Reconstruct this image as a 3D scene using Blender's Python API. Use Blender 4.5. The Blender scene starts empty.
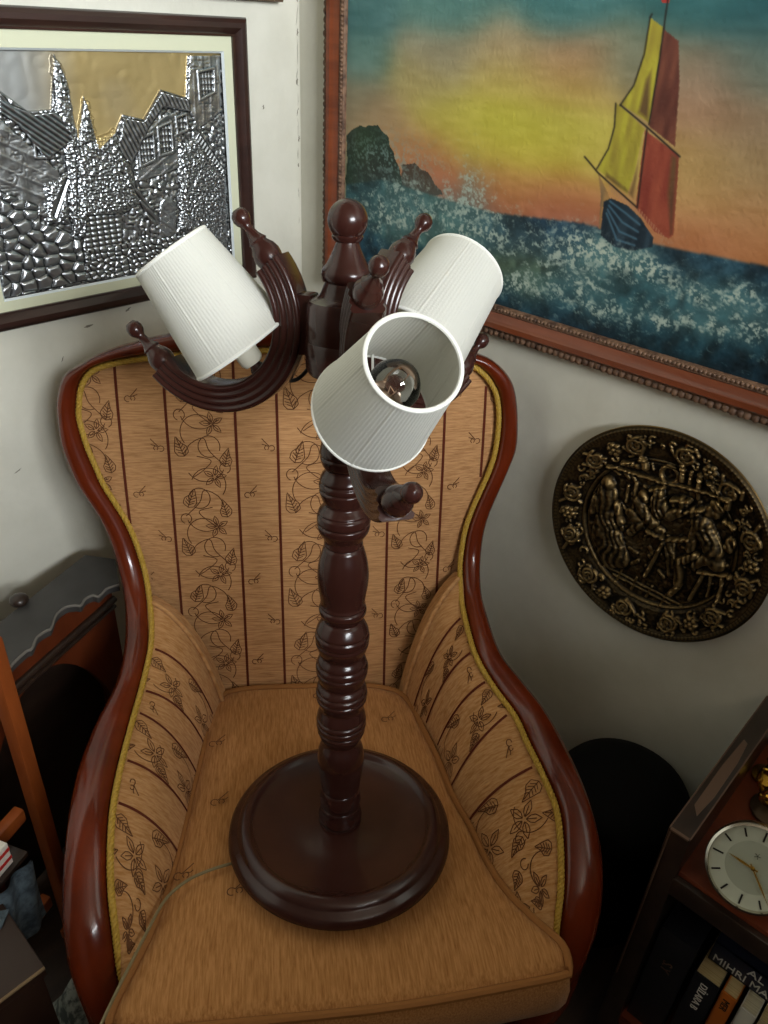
import bpy, bmesh, math, random
import numpy as np
from mathutils import Vector, Matrix, Euler
from mathutils.geometry import tessellate_polygon
random.seed(7)
rng = np.random.default_rng(11)
SC = bpy.context.scene
COL = SC.collection
PI = math.pi
# surveyed sizes and positions of the place, in metres
D = {'cam': [[-0.48098, -0.48017, 1.3943], [[0.68692, 0.35842, -0.6322], [-0.72528, 0.39301, -0.56525], [0.04586, 0.84681, 0.52992]]], 'chair': [[0.05672, 0.08475, 0.0], -0.68252], 'lamp': [[-0.0029, -0.00347, 0.43322], [[0.70637, 0.70514, 0.06174], [-0.70779, 0.70256, 0.07383], [0.00869, -0.09585, 0.99536]]], 'rail': [[[[-0.01084, 0.38097, 1.00616], [-0.01145, 0.37318, 0.96951]], [[-0.09485, 0.3797, 1.00021], [-0.09618, 0.3729, 0.9682]], [[-0.19825, 0.37754, 0.99004], [-0.20023, 0.37171, 0.96259]], [[-0.27553, 0.37389, 0.97286], [-0.2742, 0.37006, 0.95482]], [[-0.31921, 0.37086, 0.95859], [-0.32075, 0.36778, 0.94413]], [[-0.35019, 0.36751, 0.94282], [-0.3408, 0.36502, 0.93112]], [[-0.37255, 0.36444, 0.92841], [-0.35229, 0.36098, 0.91212]], [[-0.38494, 0.35853, 0.9006], [-0.3579, 0.35594, 0.8884]], [[-0.38945, 0.35251, 0.87228], [-0.3605, 0.35114, 0.86584]], [[-0.38946, 0.34245, 0.82495], [-0.35423, 0.34231, 0.82428]], [[-0.38092, 0.33409, 0.78559], [-0.34282, 0.3339, 0.7847]], [[-0.37199, 0.3286, 0.75979], [-0.33443, 0.32839, 0.7588]], [[-0.34115, 0.31478, 0.69475], [-0.30417, 0.31451, 0.69349]], [[-0.32406, 0.29179, 0.63366], [-0.28593, 0.29145, 0.63206]], [[-0.31188, 0.25141, 0.58483], [-0.27547, 0.25103, 0.58301]], [[-0.30564, 0.186, 0.55937], [-0.26861, 0.18554, 0.55721]], [[-0.31052, 0.12172, 0.53924], [-0.27432, 0.1212, 0.53681]], [[-0.32867, 0.04105, 0.53606], [-0.28111, 0.04027, 0.53239]], [[-0.33739, -0.0296, 0.53303], [-0.28608, -0.03055, 0.52854]], [[-0.33754, -0.09065, 0.52808], [-0.28752, -0.09169, 0.52319]], [[-0.33676, -0.1389, 0.5128], [-0.28561, -0.14008, 0.50723]], [[-0.33554, -0.17909, 0.48836], [-0.28196, -0.18047, 0.4819]], [[-0.33199, -0.21477, 0.46166], [-0.27476, -0.21638, 0.45407]], [[-0.32535, -0.24332, 0.42143], [-0.26936, -0.24505, 0.41328]], [[-0.31177, -0.26619, 0.3703], [-0.25997, -0.26723, 0.36537]]], [[[-0.01084, 0.38097, 1.00616], [-0.01145, 0.37318, 0.96951]], [[0.0715, 0.38007, 1.00195], [0.07177, 0.37251, 0.96636]], [[0.16525, 0.3779, 0.99171], [0.16641, 0.37085, 0.95857]], [[0.25647, 0.37096, 0.95907], [0.24759, 0.36785, 0.94446]], [[0.28661, 0.36848, 0.94739], [0.27125, 0.36519, 0.93191]], [[0.31232, 0.3638, 0.92538], [0.28726, 0.36149, 0.91452]], [[0.32674, 0.35817, 0.89892], [0.29882, 0.35674, 0.89215]], [[0.3346, 0.34907, 0.85607], [0.30477, 0.34915, 0.85649]], [[0.33648, 0.33882, 0.80785], [0.30316, 0.33895, 0.80849]], [[0.32448, 0.33019, 0.76728], [0.29399, 0.33035, 0.768]], [[0.29458, 0.31209, 0.68209], [0.26289, 0.31231, 0.68314]], [[0.28511, 0.28873, 0.61926], [0.25137, 0.28902, 0.62063]], [[0.28084, 0.25067, 0.58136], [0.24688, 0.25101, 0.58296]], [[0.28079, 0.20744, 0.56616], [0.24407, 0.20785, 0.56806]], [[0.28695, 0.12361, 0.54811], [0.2457, 0.12414, 0.55062]], [[0.31173, 0.07067, 0.53427], [0.26373, 0.07023, 0.53224]], [[0.33239, 0.01877, 0.52537], [0.28591, 0.01766, 0.52015]], [[0.34308, -0.03267, 0.51857], [0.29175, -0.03323, 0.51593]], [[0.35071, -0.08442, 0.51037], [0.2993, -0.08451, 0.50993]], [[0.35497, -0.13243, 0.49617], [0.30635, -0.13247, 0.49597]], [[0.35726, -0.17792, 0.47034], [0.30064, -0.17661, 0.4765]], [[0.35021, -0.21911, 0.44125], [0.29182, -0.21761, 0.44829]], [[0.33973, -0.24613, 0.40818], [0.28309, -0.24456, 0.4156]], [[0.32318, -0.26598, 0.37126], [0.27995, -0.26396, 0.38076]]]], 'seatplane': [[0.00134, 0.09623, 0.99536], [0.00937, -0.10606, 0.43322]], 'armp': [[[[-0.27627, 0.25413, 0.58676], [-0.16654, 0.21139, 0.40276]], [[-0.2691, 0.18056, 0.55547], [-0.17619, 0.17425, 0.40637]], [[-0.27596, 0.10412, 0.53521], [-0.18813, 0.10932, 0.41266]], [[-0.28019, 0.05332, 0.53255], [-0.19591, 0.02941, 0.4204]], [[-0.28608, -0.03055, 0.52854], [-0.2016, -0.04009, 0.42712]], [[-0.28752, -0.09169, 0.52319], [-0.2089, -0.10717, 0.43362]], [[-0.28561, -0.14008, 0.50723], [-0.21829, -0.16411, 0.43914]], [[-0.28196, -0.18047, 0.4819], [-0.2297, -0.21141, 0.44372]], [[-0.27476, -0.21638, 0.45407], [-0.2422, -0.2484, 0.44732]], [[-0.26648, -0.25185, 0.39866], [-0.26085, -0.29337, 0.45169]]], [[[0.24891, 0.26815, 0.59984], [0.15019, 0.20075, 0.40337]], [[0.24407, 0.20785, 0.56806], [0.15554, 0.15824, 0.40747]], [[0.24564, 0.13205, 0.55196], [0.1706, 0.11701, 0.41143]], [[0.26373, 0.07023, 0.53224], [0.1812, 0.05114, 0.41779]], [[0.28591, 0.01766, 0.52015], [0.18432, -0.03246, 0.42587]], [[0.29865, -0.07958, 0.51034], [0.19745, -0.09363, 0.43176]], [[0.3058, -0.12839, 0.49703], [0.20493, -0.1507, 0.43727]], [[0.30064, -0.17661, 0.4765], [0.21955, -0.19924, 0.44194]], [[0.29182, -0.21761, 0.44829], [0.24198, -0.24095, 0.44595]], [[0.28152, -0.25426, 0.3982], [0.26881, -0.27798, 0.44949]]]], 'cush': [[[-0.15717, 0.22896, 0.40105], [-0.17962, 0.20484, 0.40342], [-0.18614, 0.15089, 0.40864], [-0.18939, 0.08292, 0.41522], [-0.1956, 0.02539, 0.42079], [-0.2016, -0.04009, 0.42712], [-0.2089, -0.10717, 0.43362], [-0.21829, -0.16411, 0.43914], [-0.2297, -0.21141, 0.44372], [-0.2422, -0.2484, 0.44732], [-0.25736, -0.28812, 0.45118], [-0.26257, -0.30865, 0.45317]], [[0.11656, 0.21469, 0.40206], [0.1379, 0.20188, 0.40327], [0.1538, 0.16869, 0.40646], [0.1647, 0.10318, 0.41278], [0.1743, 0.04084, 0.41879], [0.18132, -0.03215, 0.42584], [0.19458, -0.09334, 0.43174], [0.20356, -0.15056, 0.43726], [0.21824, -0.1991, 0.44193], [0.24198, -0.24095, 0.44595], [0.26712, -0.27911, 0.4496], [0.26762, -0.30994, 0.45258]]], 'cushfront': [[-0.26181, -0.31306, 0.4536], [-0.2048, -0.32384, 0.45456], [-0.10917, -0.32713, 0.45475], [0.03774, -0.3293, 0.45476], [0.14852, -0.32447, 0.45415], [0.23566, -0.31625, 0.45323], [0.26762, -0.30994, 0.45258]], 'stripes': [-0.29861, -0.2277, -0.123, -0.05864, 0.0567, 0.1188, 0.21022, 0.27789], 'cordpx': [[-0.10594, -0.12791, 0.44252], [-0.1437, -0.1349, 0.44324], [-0.17033, -0.14284, 0.44405], [-0.19474, -0.15526, 0.44528], [-0.21717, -0.17889, 0.4476], [-0.23281, -0.21799, 0.4514], [-0.24754, -0.26029, 0.45551], [-0.25875, -0.29388, 0.45877], [-0.2694, -0.32415, 0.46171], [-0.2768, -0.33981, 0.46323]], 'notch': [0.54513, 0.53685, 0.50788, 0.49554, 0.34998, 0.33843, 0.30598, 0.29544, 0.26474, 0.25535, 0.22186, 0.21373, 0.2039, 0.38667, 0.57528, 0.10051, 0.07129, 0.04511, 0.46656], 'pole': [[0.02466, 0.02797], [0.02799, 0.03562], [0.02917, 0.05077], [0.02701, 0.06201], [0.02657, 0.07129], [0.02747, 0.0805], [0.02669, 0.08964], [0.02524, 0.10051], [0.02704, 0.11663], [0.02908, 0.13777], [0.03018, 0.15338], [0.02836, 0.16877], [0.02373, 0.1806], [0.02367, 0.18564], [0.02805, 0.19397], [0.03048, 0.20225], [0.03129, 0.2121], [0.03084, 0.22186], [0.02885, 0.22993], [0.02655, 0.23794], [0.02806, 0.24271], [0.03135, 0.25221], [0.03185, 0.26006], [0.03017, 0.2694], [0.02671, 0.27558], [0.02818, 0.2802], [0.03109, 0.29089], [0.03187, 0.29997], [0.02899, 0.31046], [0.02528, 0.31789], [0.02821, 0.3238], [0.03166, 0.33406], [0.03239, 0.34422], [0.03076, 0.35428], [0.0259, 0.36425], [0.02262, 0.36849], [0.02462, 0.37271], [0.02775, 0.37972], [0.02736, 0.38667], [0.02584, 0.3922], [0.0266, 0.40043], [0.0287, 0.41536], [0.02932, 0.4314], [0.0271, 0.44848], [0.02296, 0.464], [0.02173, 0.4742], [0.0239, 0.47927], [0.02823, 0.48681], [0.0295, 0.4943], [0.02966, 0.50173], [0.02845, 0.5091], [0.024, 0.5152], [0.02205, 0.51885], [0.02389, 0.52368], [0.02701, 0.53327], [0.02743, 0.54159], [0.0257, 0.54983], [0.02078, 0.55917], [0.02339, 0.5638], [0.02593, 0.57185], [0.02635, 0.57983], [0.02464, 0.58886], [0.02191, 0.59781], [0.02177, 0.60997], [0.0226, 0.6263], [0.02443, 0.64233], [0.02628, 0.65495]], 'hub': [[0.0372, 0.6643], [0.04008, 0.67048], [0.04046, 0.69676], [0.03994, 0.69775], [0.04041, 0.69875], [0.03867, 0.73186], [0.03665, 0.73568], [0.02987, 0.73758], [0.02596, 0.74136], [0.02398, 0.74513], [0.02249, 0.74889], [0.02101, 0.75262], [0.02336, 0.75541], [0.02472, 0.76004], [0.0237, 0.76465], [0.01985, 0.76923], [0.016, 0.77651], [0.01265, 0.78372], [0.0105, 0.78998], [0.01026, 0.79176]], 'ball': [0.80847, 0.01883], 'plate': [-0.111, 0.734, 0.181], 'rel_rect': [[0.04547, 1.34104], [0.41175, 1.34187], [0.40679, 1.01945], [-0.01486, 1.01336]], 'rel_mat': [[0.04832, 1.36259], [0.43191, 1.36371], [0.4296, 0.99052], [-0.0318, 0.9907]], 'rel_frame': [[0.05156, 1.3922], [0.45572, 1.39368], [0.44639, 0.97807], [-0.04048, 0.96494]], 'top_frame': [[0.53361, 1.41905], [0.34552, 1.41535], [0.1963, 1.41384]], 'relief': {'roof': [[[0.03577, 1.29188], [0.04892, 1.2758], [0.07906, 1.26244], [0.11379, 1.26517], [0.13334, 1.22744], [0.08699, 1.20325], [0.05502, 1.25065], [0.03057, 1.26771]], [[0.21983, 1.25369], [0.2538, 1.24687], [0.29131, 1.28781], [0.34029, 1.2756], [0.34239, 1.25818], [0.29244, 1.26679], [0.26161, 1.23805], [0.22425, 1.18671], [0.20478, 1.20962]], [[0.35515, 1.22806], [0.4035, 1.16588], [0.40252, 1.15296], [0.34806, 1.21633]]], 'wall': [[[0.02899, 1.26038], [0.08648, 1.20059], [0.10226, 1.1858], [0.11216, 1.15267], [0.09658, 1.11087], [0.06054, 1.12953], [0.00934, 1.16919]], [[0.23645, 1.2363], [0.31572, 1.25899], [0.32654, 1.17942], [0.28062, 1.16751], [0.23328, 1.16079]], [[0.35046, 1.33863], [0.41057, 1.33925], [0.40412, 1.25629], [0.35543, 1.23105], [0.33956, 1.26842]], [[0.26942, 1.12196], [0.28653, 1.13601], [0.30027, 1.11876], [0.29494, 1.0704], [0.26269, 1.06637]]], 'window': [[[0.07278, 1.23058], [0.098, 1.22927], [0.09809, 1.20521], [0.07259, 1.20689]], [[0.24155, 1.22184], [0.26971, 1.23052], [0.26845, 1.19103], [0.24165, 1.18251]], [[0.2797, 1.23728], [0.30474, 1.24493], [0.30354, 1.20074], [0.27843, 1.19633]], [[0.36339, 1.31511], [0.39516, 1.32076], [0.3943, 1.28618], [0.36352, 1.2751]], [[0.31477, 1.25036], [0.33439, 1.25551], [0.33585, 1.23192], [0.31601, 1.22689]], [[0.14458, 1.1096], [0.18612, 1.10777], [0.18385, 1.09258], [0.14215, 1.09475]]], 'tree': [[[0.12103, 1.33625], [0.1313, 1.32781], [0.14015, 1.29277], [0.14121, 1.22704], [0.14647, 1.08961], [0.11004, 1.09432], [0.11694, 1.21485], [0.11212, 1.28056]], [[0.15856, 1.28215], [0.16855, 1.2754], [0.17123, 1.21162], [0.19998, 1.12917], [0.15083, 1.08442], [0.11742, 1.08883], [0.13256, 1.21392]], [[0.13256, 1.21392], [0.20553, 1.23767], [0.225, 1.17931], [0.23223, 1.12583], [0.17176, 1.10639], [0.12523, 1.11486]], [[0.31424, 1.21062], [0.35429, 1.21904], [0.40656, 1.14936], [0.40225, 1.02991], [0.3038, 1.07758]], [[0.07605, 1.17001], [0.11396, 1.18072], [0.10776, 1.10952], [0.07311, 1.1137]]], 'stone': [[[0.00878, 1.16657], [0.06269, 1.14062], [0.06085, 1.11518], [0.0879, 1.10752], [0.1202, 1.08543], [0.1199, 1.02299], [-0.0161, 1.01608], [-0.00792, 1.10256]]], 'rubble': [[[0.1271, 1.06603], [0.23985, 1.06942], [0.31908, 1.06727], [0.40225, 1.02991], [0.23227, 1.01074], [0.11937, 1.01987]]], 'steps': [[[0.22015, 1.15742], [0.23487, 1.14552], [0.26237, 1.09568], [0.25022, 1.09071]], [[0.07886, 1.12747], [0.11009, 1.17685], [0.11903, 1.17331], [0.08947, 1.11611]]], 'brick': [[[0.13607, 1.11957], [0.19801, 1.11564], [0.18993, 1.06018], [0.12377, 1.06651]]], 'sky': [[[0.04373, 1.34121], [0.40879, 1.34205], [0.41046, 1.33784], [0.34657, 1.33722], [0.33677, 1.27854], [0.29165, 1.29058], [0.25594, 1.24961], [0.22043, 1.2578], [0.20512, 1.23491], [0.17123, 1.21162], [0.16057, 1.28471], [0.14121, 1.22704], [0.13844, 1.30041], [0.1242, 1.3375], [0.10826, 1.2679], [0.07259, 1.26643], [0.03629, 1.29427]]]}, 'pa_frame': [[-0.64948, 1.42267], [-0.64234, 1.00134], [0.22166, 0.96881]], 'pa_mid1': [[-0.63269, 1.42298], [-0.62276, 1.00542], [0.21728, 0.98314]], 'pa_mid2': [[-0.60565, 1.42347], [-0.59809, 1.01056], [0.20748, 1.01519]], 'pa_canvas': [[-0.59959, 1.42406], [-0.5956, 1.13728], [-0.23165, 1.01843], [0.20212, 1.02047]], 'paint': {'sail_yellow': [[[-0.06708, 1.41655], [-0.04654, 1.40651], [-0.04335, 1.37225], [-0.03937, 1.30044], [-0.08581, 1.3191], [-0.0729, 1.341], [-0.06744, 1.37237], [-0.06675, 1.3972]], [[-0.0922, 1.31918], [-0.08546, 1.31755], [-0.04483, 1.29451], [-0.04597, 1.27999], [-0.0464, 1.24044], [-0.05076, 1.21253], [-0.1021, 1.23697], [-0.09142, 1.26487], [-0.0884, 1.29161]]], 'sail_red': [[[-0.04697, 1.40536], [-0.02331, 1.39334], [-0.01082, 1.35091], [0.00207, 1.27756], [-0.03936, 1.29729], [-0.04443, 1.34852], [-0.04586, 1.38084]]], 'sail_bright': [[[-0.04407, 1.293], [0.00983, 1.269], [0.01447, 1.24555], [0.02703, 1.1737], [0.02166, 1.16746], [3e-05, 1.1722], [-0.03505, 1.19765], [-0.04024, 1.24796]]], 'sail_shade': [[[-0.00395, 1.27208], [0.00999, 1.26839], [0.01447, 1.24555], [0.02703, 1.1737], [0.02123, 1.16913], [0.00343, 1.22086]], [[-0.04756, 1.24028], [-0.04484, 1.26714], [-0.03983, 1.23463], [-0.03938, 1.20565], [-0.05076, 1.21253]], [[-0.05914, 1.3505], [-0.05023, 1.36745], [-0.04072, 1.30908], [-0.04108, 1.30121], [-0.06099, 1.3103]], [[-0.08883, 1.23807], [-0.05427, 1.22234], [-0.04643, 1.21492], [-0.05195, 1.21234], [-0.09071, 1.22745]]], 'hull': [[[-0.08437, 1.19849], [-0.0738, 1.20441], [-0.04685, 1.19922], [-0.02328, 1.18563], [-0.0002, 1.16509], [0.0016, 1.15294], [-0.02521, 1.14218], [-0.05469, 1.14189], [-0.07982, 1.1538]]], 'bow': [[[-0.10159, 1.23461], [-0.08364, 1.21451], [-0.07424, 1.20258], [-0.08324, 1.19331], [-0.08052, 1.16107], [-0.08426, 1.16224], [-0.09038, 1.20644]]], 'rail': [[[-0.08662, 1.22802], [-0.06743, 1.21694], [-0.02103, 1.19301], [0.02591, 1.163], [0.02492, 1.15929], [-0.02409, 1.189], [-0.07436, 1.21065]]], 'flag': [[[-0.0571, 1.43568], [-0.04664, 1.43477], [-0.04567, 1.43097], [-0.05508, 1.43187]]], 'cliff': [[[-0.6005, 1.22669], [-0.57863, 1.24155], [-0.52413, 1.25168], [-0.50217, 1.23283], [-0.4664, 1.1803], [-0.43658, 1.14849], [-0.59707, 1.09403]], [[-0.46756, 1.19568], [-0.4368, 1.20274], [-0.4071, 1.1885], [-0.37218, 1.16161], [-0.45888, 1.1418]]], 'sea': [[[-0.39327, 1.15835], [-0.27144, 1.15221], [-0.1104, 1.16424], [0.01545, 1.15675], [0.1596, 1.15958], [0.23731, 0.90535], [-0.08579, 0.86404], [-0.59148, 0.8782], [-0.5984, 1.14531], [-0.50747, 1.16663]]]}, 'plines': {'mast': [[[-0.04839, 1.43474], [-0.04619, 1.40511]], [[-0.04619, 1.40511], [-0.04335, 1.36933], [-0.03996, 1.29975]], [[-0.04145, 1.29328], [-0.03232, 1.1981]], [[-0.06708, 1.41655], [-0.06561, 1.4194]]], 'spar': [[[-0.0856, 1.31817], [-0.0422, 1.29637], [0.01095, 1.26755]], [[-0.06688, 1.41571], [-0.06553, 1.3769], [-0.0716, 1.34201], [-0.0856, 1.31817]], [[-0.09259, 1.31915], [-0.0884, 1.29161], [-0.09142, 1.26487], [-0.10355, 1.23781]], [[-0.12554, 1.25051], [-0.1004, 1.23304], [-0.03467, 1.19945]]]}, 'sky': [[[-0.58904, 1.41075], [74, 122, 122]], [[-0.38099, 1.41587], [86, 135, 128]], [[-0.19372, 1.42047], [62, 120, 120]], [[-0.00136, 1.42521], [40, 98, 100]], [[0.07782, 1.42715], [36, 86, 92]], [[-0.58677, 1.34098], [95, 135, 125]], [[-0.39375, 1.35846], [160, 150, 120]], [[-0.28387, 1.37046], [175, 150, 110]], [[-0.16722, 1.36478], [180, 135, 95]], [[-0.06573, 1.37054], [120, 135, 110]], [[0.09238, 1.37951], [65, 100, 95]], [[-0.58511, 1.28974], [150, 140, 110]], [[-0.4299, 1.31604], [185, 165, 100]], [[-0.27818, 1.33352], [200, 175, 80]], [[-0.16024, 1.32989], [195, 160, 80]], [[0.00264, 1.36388], [165, 125, 95]], [[0.08784, 1.36424], [115, 115, 95]], [[-0.51297, 1.25879], [185, 150, 105]], [[-0.38421, 1.27139], [200, 185, 70]], [[-0.27033, 1.28254], [205, 195, 60]], [[-0.1677, 1.28633], [200, 190, 65]], [[0.02664, 1.32262], [175, 130, 95]], [[0.10464, 1.30863], [140, 115, 85]], [[-0.4213, 1.22415], [195, 135, 85]], [[-0.32016, 1.23624], [210, 190, 65]], [[-0.1934, 1.24482], [212, 195, 60]], [[-0.11322, 1.2547], [200, 180, 70]], [[0.02875, 1.2664], [190, 150, 85]], [[0.11153, 1.26583], [160, 130, 85]], [[-0.37561, 1.19286], [195, 110, 75]], [[-0.27541, 1.19246], [205, 150, 75]], [[-0.15169, 1.2038], [205, 140, 75]], [[0.04102, 1.22061], [195, 150, 85]], [[0.12626, 1.21667], [180, 130, 80]], [[-0.29132, 1.16821], [190, 95, 70]], [[-0.14656, 1.17733], [180, 95, 70]], [[0.05212, 1.17919], [190, 115, 70]], [[0.144, 1.17829], [185, 115, 65]]], 'seac': [[[-0.27038, 1.14495], [55, 95, 115]], [[-0.14079, 1.14761], [40, 80, 110]], [[-0.20676, 1.11626], [35, 60, 75]], [[0.07503, 1.14541], [45, 85, 105]], [[0.16384, 1.1457], [35, 70, 90]], [[-0.55439, 1.12674], [50, 95, 100]], [[-0.45765, 1.12583], [85, 130, 125]], [[-0.34549, 1.11324], [90, 135, 125]], [[-0.29132, 1.16821], [120, 140, 115]], [[-0.20011, 1.07663], [120, 140, 95]], [[-0.23069, 1.02521], [35, 80, 100]], [[-0.12214, 1.05143], [45, 95, 110]], [[-0.06869, 1.12216], [85, 130, 130]], [[-0.02895, 1.08834], [50, 100, 110]], [[0.06022, 1.09549], [60, 110, 120]], [[0.11266, 1.10816], [70, 120, 125]], [[0.16522, 1.10802], [60, 105, 115]], [[-0.11348, 1.00681], [25, 60, 80]], [[0.03174, 1.03124], [30, 75, 90]], [[0.18948, 1.06183], [25, 65, 80]], [[0.2029, 1.01792], [15, 45, 60]], [[-0.04101, 0.99544], [15, 45, 60]], [[-0.57684, 1.0354], [30, 75, 95]], [[-0.4021, 1.019], [30, 75, 90]]], 'foam': [[[-0.33793, 1.13797], [-0.27675, 1.13483], [-0.33461, 1.1105]], [[-0.44689, 1.13568], [-0.3907, 1.13297], [-0.44428, 1.10356]], [[-0.28413, 1.11673], [-0.22523, 1.11418], [-0.28096, 1.09406]], [[-0.12629, 1.11751], [-0.05887, 1.11435], [-0.12243, 1.0979]], [[-0.07161, 1.13555], [-0.02366, 1.13283], [-0.06751, 1.11676]], [[-0.00722, 1.12807], [0.03054, 1.126], [-0.00408, 1.11503]], [[-0.15213, 1.06735], [-0.09874, 1.06612], [-0.14941, 1.05261]], [[0.0869, 1.10193], [0.14183, 1.09952], [0.09036, 1.08926]], [[0.14542, 1.10959], [0.17789, 1.10798], [0.14902, 1.0974]], [[0.03927, 1.06228], [0.08372, 1.06127], [0.04199, 1.05153]], [[-0.05362, 1.05317], [-0.01268, 1.05247], [-0.05052, 1.03896]], [[0.12511, 1.06415], [0.17232, 1.06298], [0.12765, 1.05518]], [[-0.31171, 1.17243], [-0.28777, 1.17083], [-0.30743, 1.1401]], [[-0.19557, 1.04957], [-0.14873, 1.0489], [-0.19249, 1.03124]], [[-0.09317, 1.0808], [-0.05943, 1.07979], [-0.09025, 1.06663]], [[-0.50407, 1.1098], [-0.44461, 1.10762], [-0.50207, 1.07624]], [[0.17254, 1.08377], [0.19819, 1.08285], [0.17551, 1.07395]]], 'pcaps': [[[[-0.52445, 0.31203], [-0.51207, 0.29619]], 0.075, 1.0], [[[-0.50788, 0.19741], [-0.49883, 0.06185], [-0.4398, -0.06857]], 0.12, 0.8], [[[-0.46717, -0.08164], [-0.46265, -0.24128], [-0.33381, -0.40708]], 0.14, 0.75], [[[-0.36655, -0.19359], [-0.25706, -0.38348]], 0.12, 0.65], [[[-0.39723, 0.13941], [-0.32405, -0.0133]], 0.045, 0.8], [[[-0.60014, 0.1098], [-0.60338, -0.01796]], 0.05, 0.7], [[[-0.18364, 0.32626], [-0.16458, 0.3051]], 0.06, 0.9], [[[-0.06967, 0.42065], [-0.05579, 0.3977]], 0.06, 1.0], [[[-0.20856, 0.25544], [-0.14763, 0.17784], [-0.04574, 0.10436]], 0.07, 0.85], [[[-0.0466, 0.32864], [-0.01104, 0.24131]], 0.09, 0.8], [[[-0.12196, 0.41226], [-0.02977, 0.47563]], 0.025, 1.0], [[[-0.25957, 0.11046], [-0.15588, 0.0361]], 0.06, 0.5], [[[0.07175, 0.23538], [0.15643, 0.31912]], 0.06, 0.8], [[[0.14433, 0.41494], [0.16411, 0.38937]], 0.06, 0.9], [[[0.07043, 0.39602], [0.20218, 0.44108]], 0.03, 1.0], [[[0.26051, 0.36748], [0.27674, 0.35487]], 0.065, 1.0], [[[0.20302, 0.34077], [0.32355, 0.41674]], 0.03, 1.1], [[[0.34506, 0.29171], [0.42182, 0.19768], [0.50237, 0.09045]], 0.11, 0.95], [[[0.31458, 0.2625], [0.3137, 0.02365]], 0.05, 0.8], [[[0.41065, 0.50745], [0.44289, 0.48029]], 0.06, 0.8], [[[0.37302, 0.41976], [0.43158, 0.43286]], 0.07, 0.6], [[[0.50965, 0.06436], [0.55747, -0.01578]], 0.09, 0.9], [[[0.37785, -0.01934], [0.26373, -0.14108], [0.30634, -0.35621]], 0.05, 0.85], [[[0.3137, -0.38443], [0.26949, -0.4815]], 0.035, 0.9], [[[0.47597, 0.00161], [0.39599, -0.08647]], 0.06, 0.8], [[[-0.06636, 0.01759], [0.10255, 0.00855], [0.29238, 0.10348]], 0.03, 0.9], [[[0.08512, -0.03106], [0.01221, -0.42104]], 0.02, 0.7], [[[0.13376, -0.00655], [0.23626, -0.29842]], 0.06, 0.4], [[[0.44092, -0.15522], [0.69628, -0.06177]], 0.025, 0.7], [[[0.48254, -0.16362], [0.4384, -0.4431]], 0.02, 0.7], [[[0.63496, -0.11075], [0.66607, -0.31095]], 0.02, 0.7], [[[0.54266, -0.14616], [0.56903, -0.33534]], 0.015, 0.6], [[[-0.02317, 0.0694], [0.03302, 0.06616]], 0.05, 0.6], [[[-0.1782, 0.0098], [-0.21673, -0.07168]], 0.05, 0.4], [[[0.61114, 0.23402], [0.60428, 0.17232]], 0.06, 0.5], [[[-0.5445, 0.46785], [-0.02563, 0.51177], [0.50435, 0.60504]], 0.02, 0.6], [[[-0.41899, 0.54834], [-0.23194, 0.58178]], 0.035, 0.7], [[[-0.26009, 0.64132], [-0.23194, 0.58178]], 0.045, 0.8], [[[0.07617, 0.72238], [0.09748, 0.59284]], 0.03, 0.5], [[[0.15794, 0.70139], [0.16174, 0.59248]], 0.02, 0.5], [[[0.23212, 0.70513], [0.23992, 0.58459]], 0.03, 0.5], [[[0.31878, 0.66012], [0.40132, 0.62766]], 0.03, 0.5], [[[0.50403, 0.52235], [0.50435, 0.60504], [0.44018, 0.57627]], 0.03, 0.7], [[[0.59629, 0.36982], [0.51788, 0.38873]], 0.03, 0.6], [[[-0.34328, 0.34523], [-0.32449, 0.20304]], 0.02, 0.35], [[[-0.27257, 0.4054], [-0.24673, 0.17761]], 0.02, 0.35]], 'pring': [[[-0.01529, 0.59551], 0.075]], 'ptiles': [[[-0.38288, -0.53426], [0.38617, -0.55591]], [[-0.27945, -0.58068], [0.28551, -0.59861]], [[-0.21165, -0.47609], [-0.23828, -0.62652]], [[-0.05827, -0.49299], [-0.08259, -0.64198]], [[0.09179, -0.50953], [0.06605, -0.64216]], [[0.23496, -0.51123], [0.21124, -0.64234]]], 'console': [[0.00334, 0.65963, 0.57], [-0.17251, 0.58745, 0.57], [-0.00168, 0.54089, 0.57], [-0.22943, 0.46831, 0.57], [0.03521, 0.61339, 0.57]], 'scallop': [[-0.23426, 0.46727, 0.57], [-0.20916, 0.48362, 0.57], [-0.18386, 0.49548, 0.57], [-0.17444, 0.49572, 0.57], [-0.15759, 0.51423, 0.57], [-0.13903, 0.51923, 0.57], [-0.13238, 0.51948, 0.57], [-0.11181, 0.54368, 0.57], [-0.09189, 0.55268, 0.57], [-0.07786, 0.54653, 0.57], [-0.07092, 0.53999, 0.57], [-0.05852, 0.54984, 0.57], [-0.04381, 0.5506, 0.57], [-0.03807, 0.54154, 0.57], [-0.02013, 0.55065, 0.57], [-0.00748, 0.55011, 0.57], [0.00386, 0.5471, 0.57]], 'knob': [-0.14002, 0.60509, 0.57]}
YW, XW = 0.735, 0.587          # planes of the left and of the right wall
CEIL = 2.6
XB, YF = -2.7, -2.6            # far sides of the room behind the camera

# ------------------------------------------------------------------ materials
def lin(c):
    c = [x / 255.0 for x in c[:3]]
    return [(x / 12.92 if x <= 0.04045 else ((x + 0.055) / 1.055) ** 2.4) for x in c] + [1.0]

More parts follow.
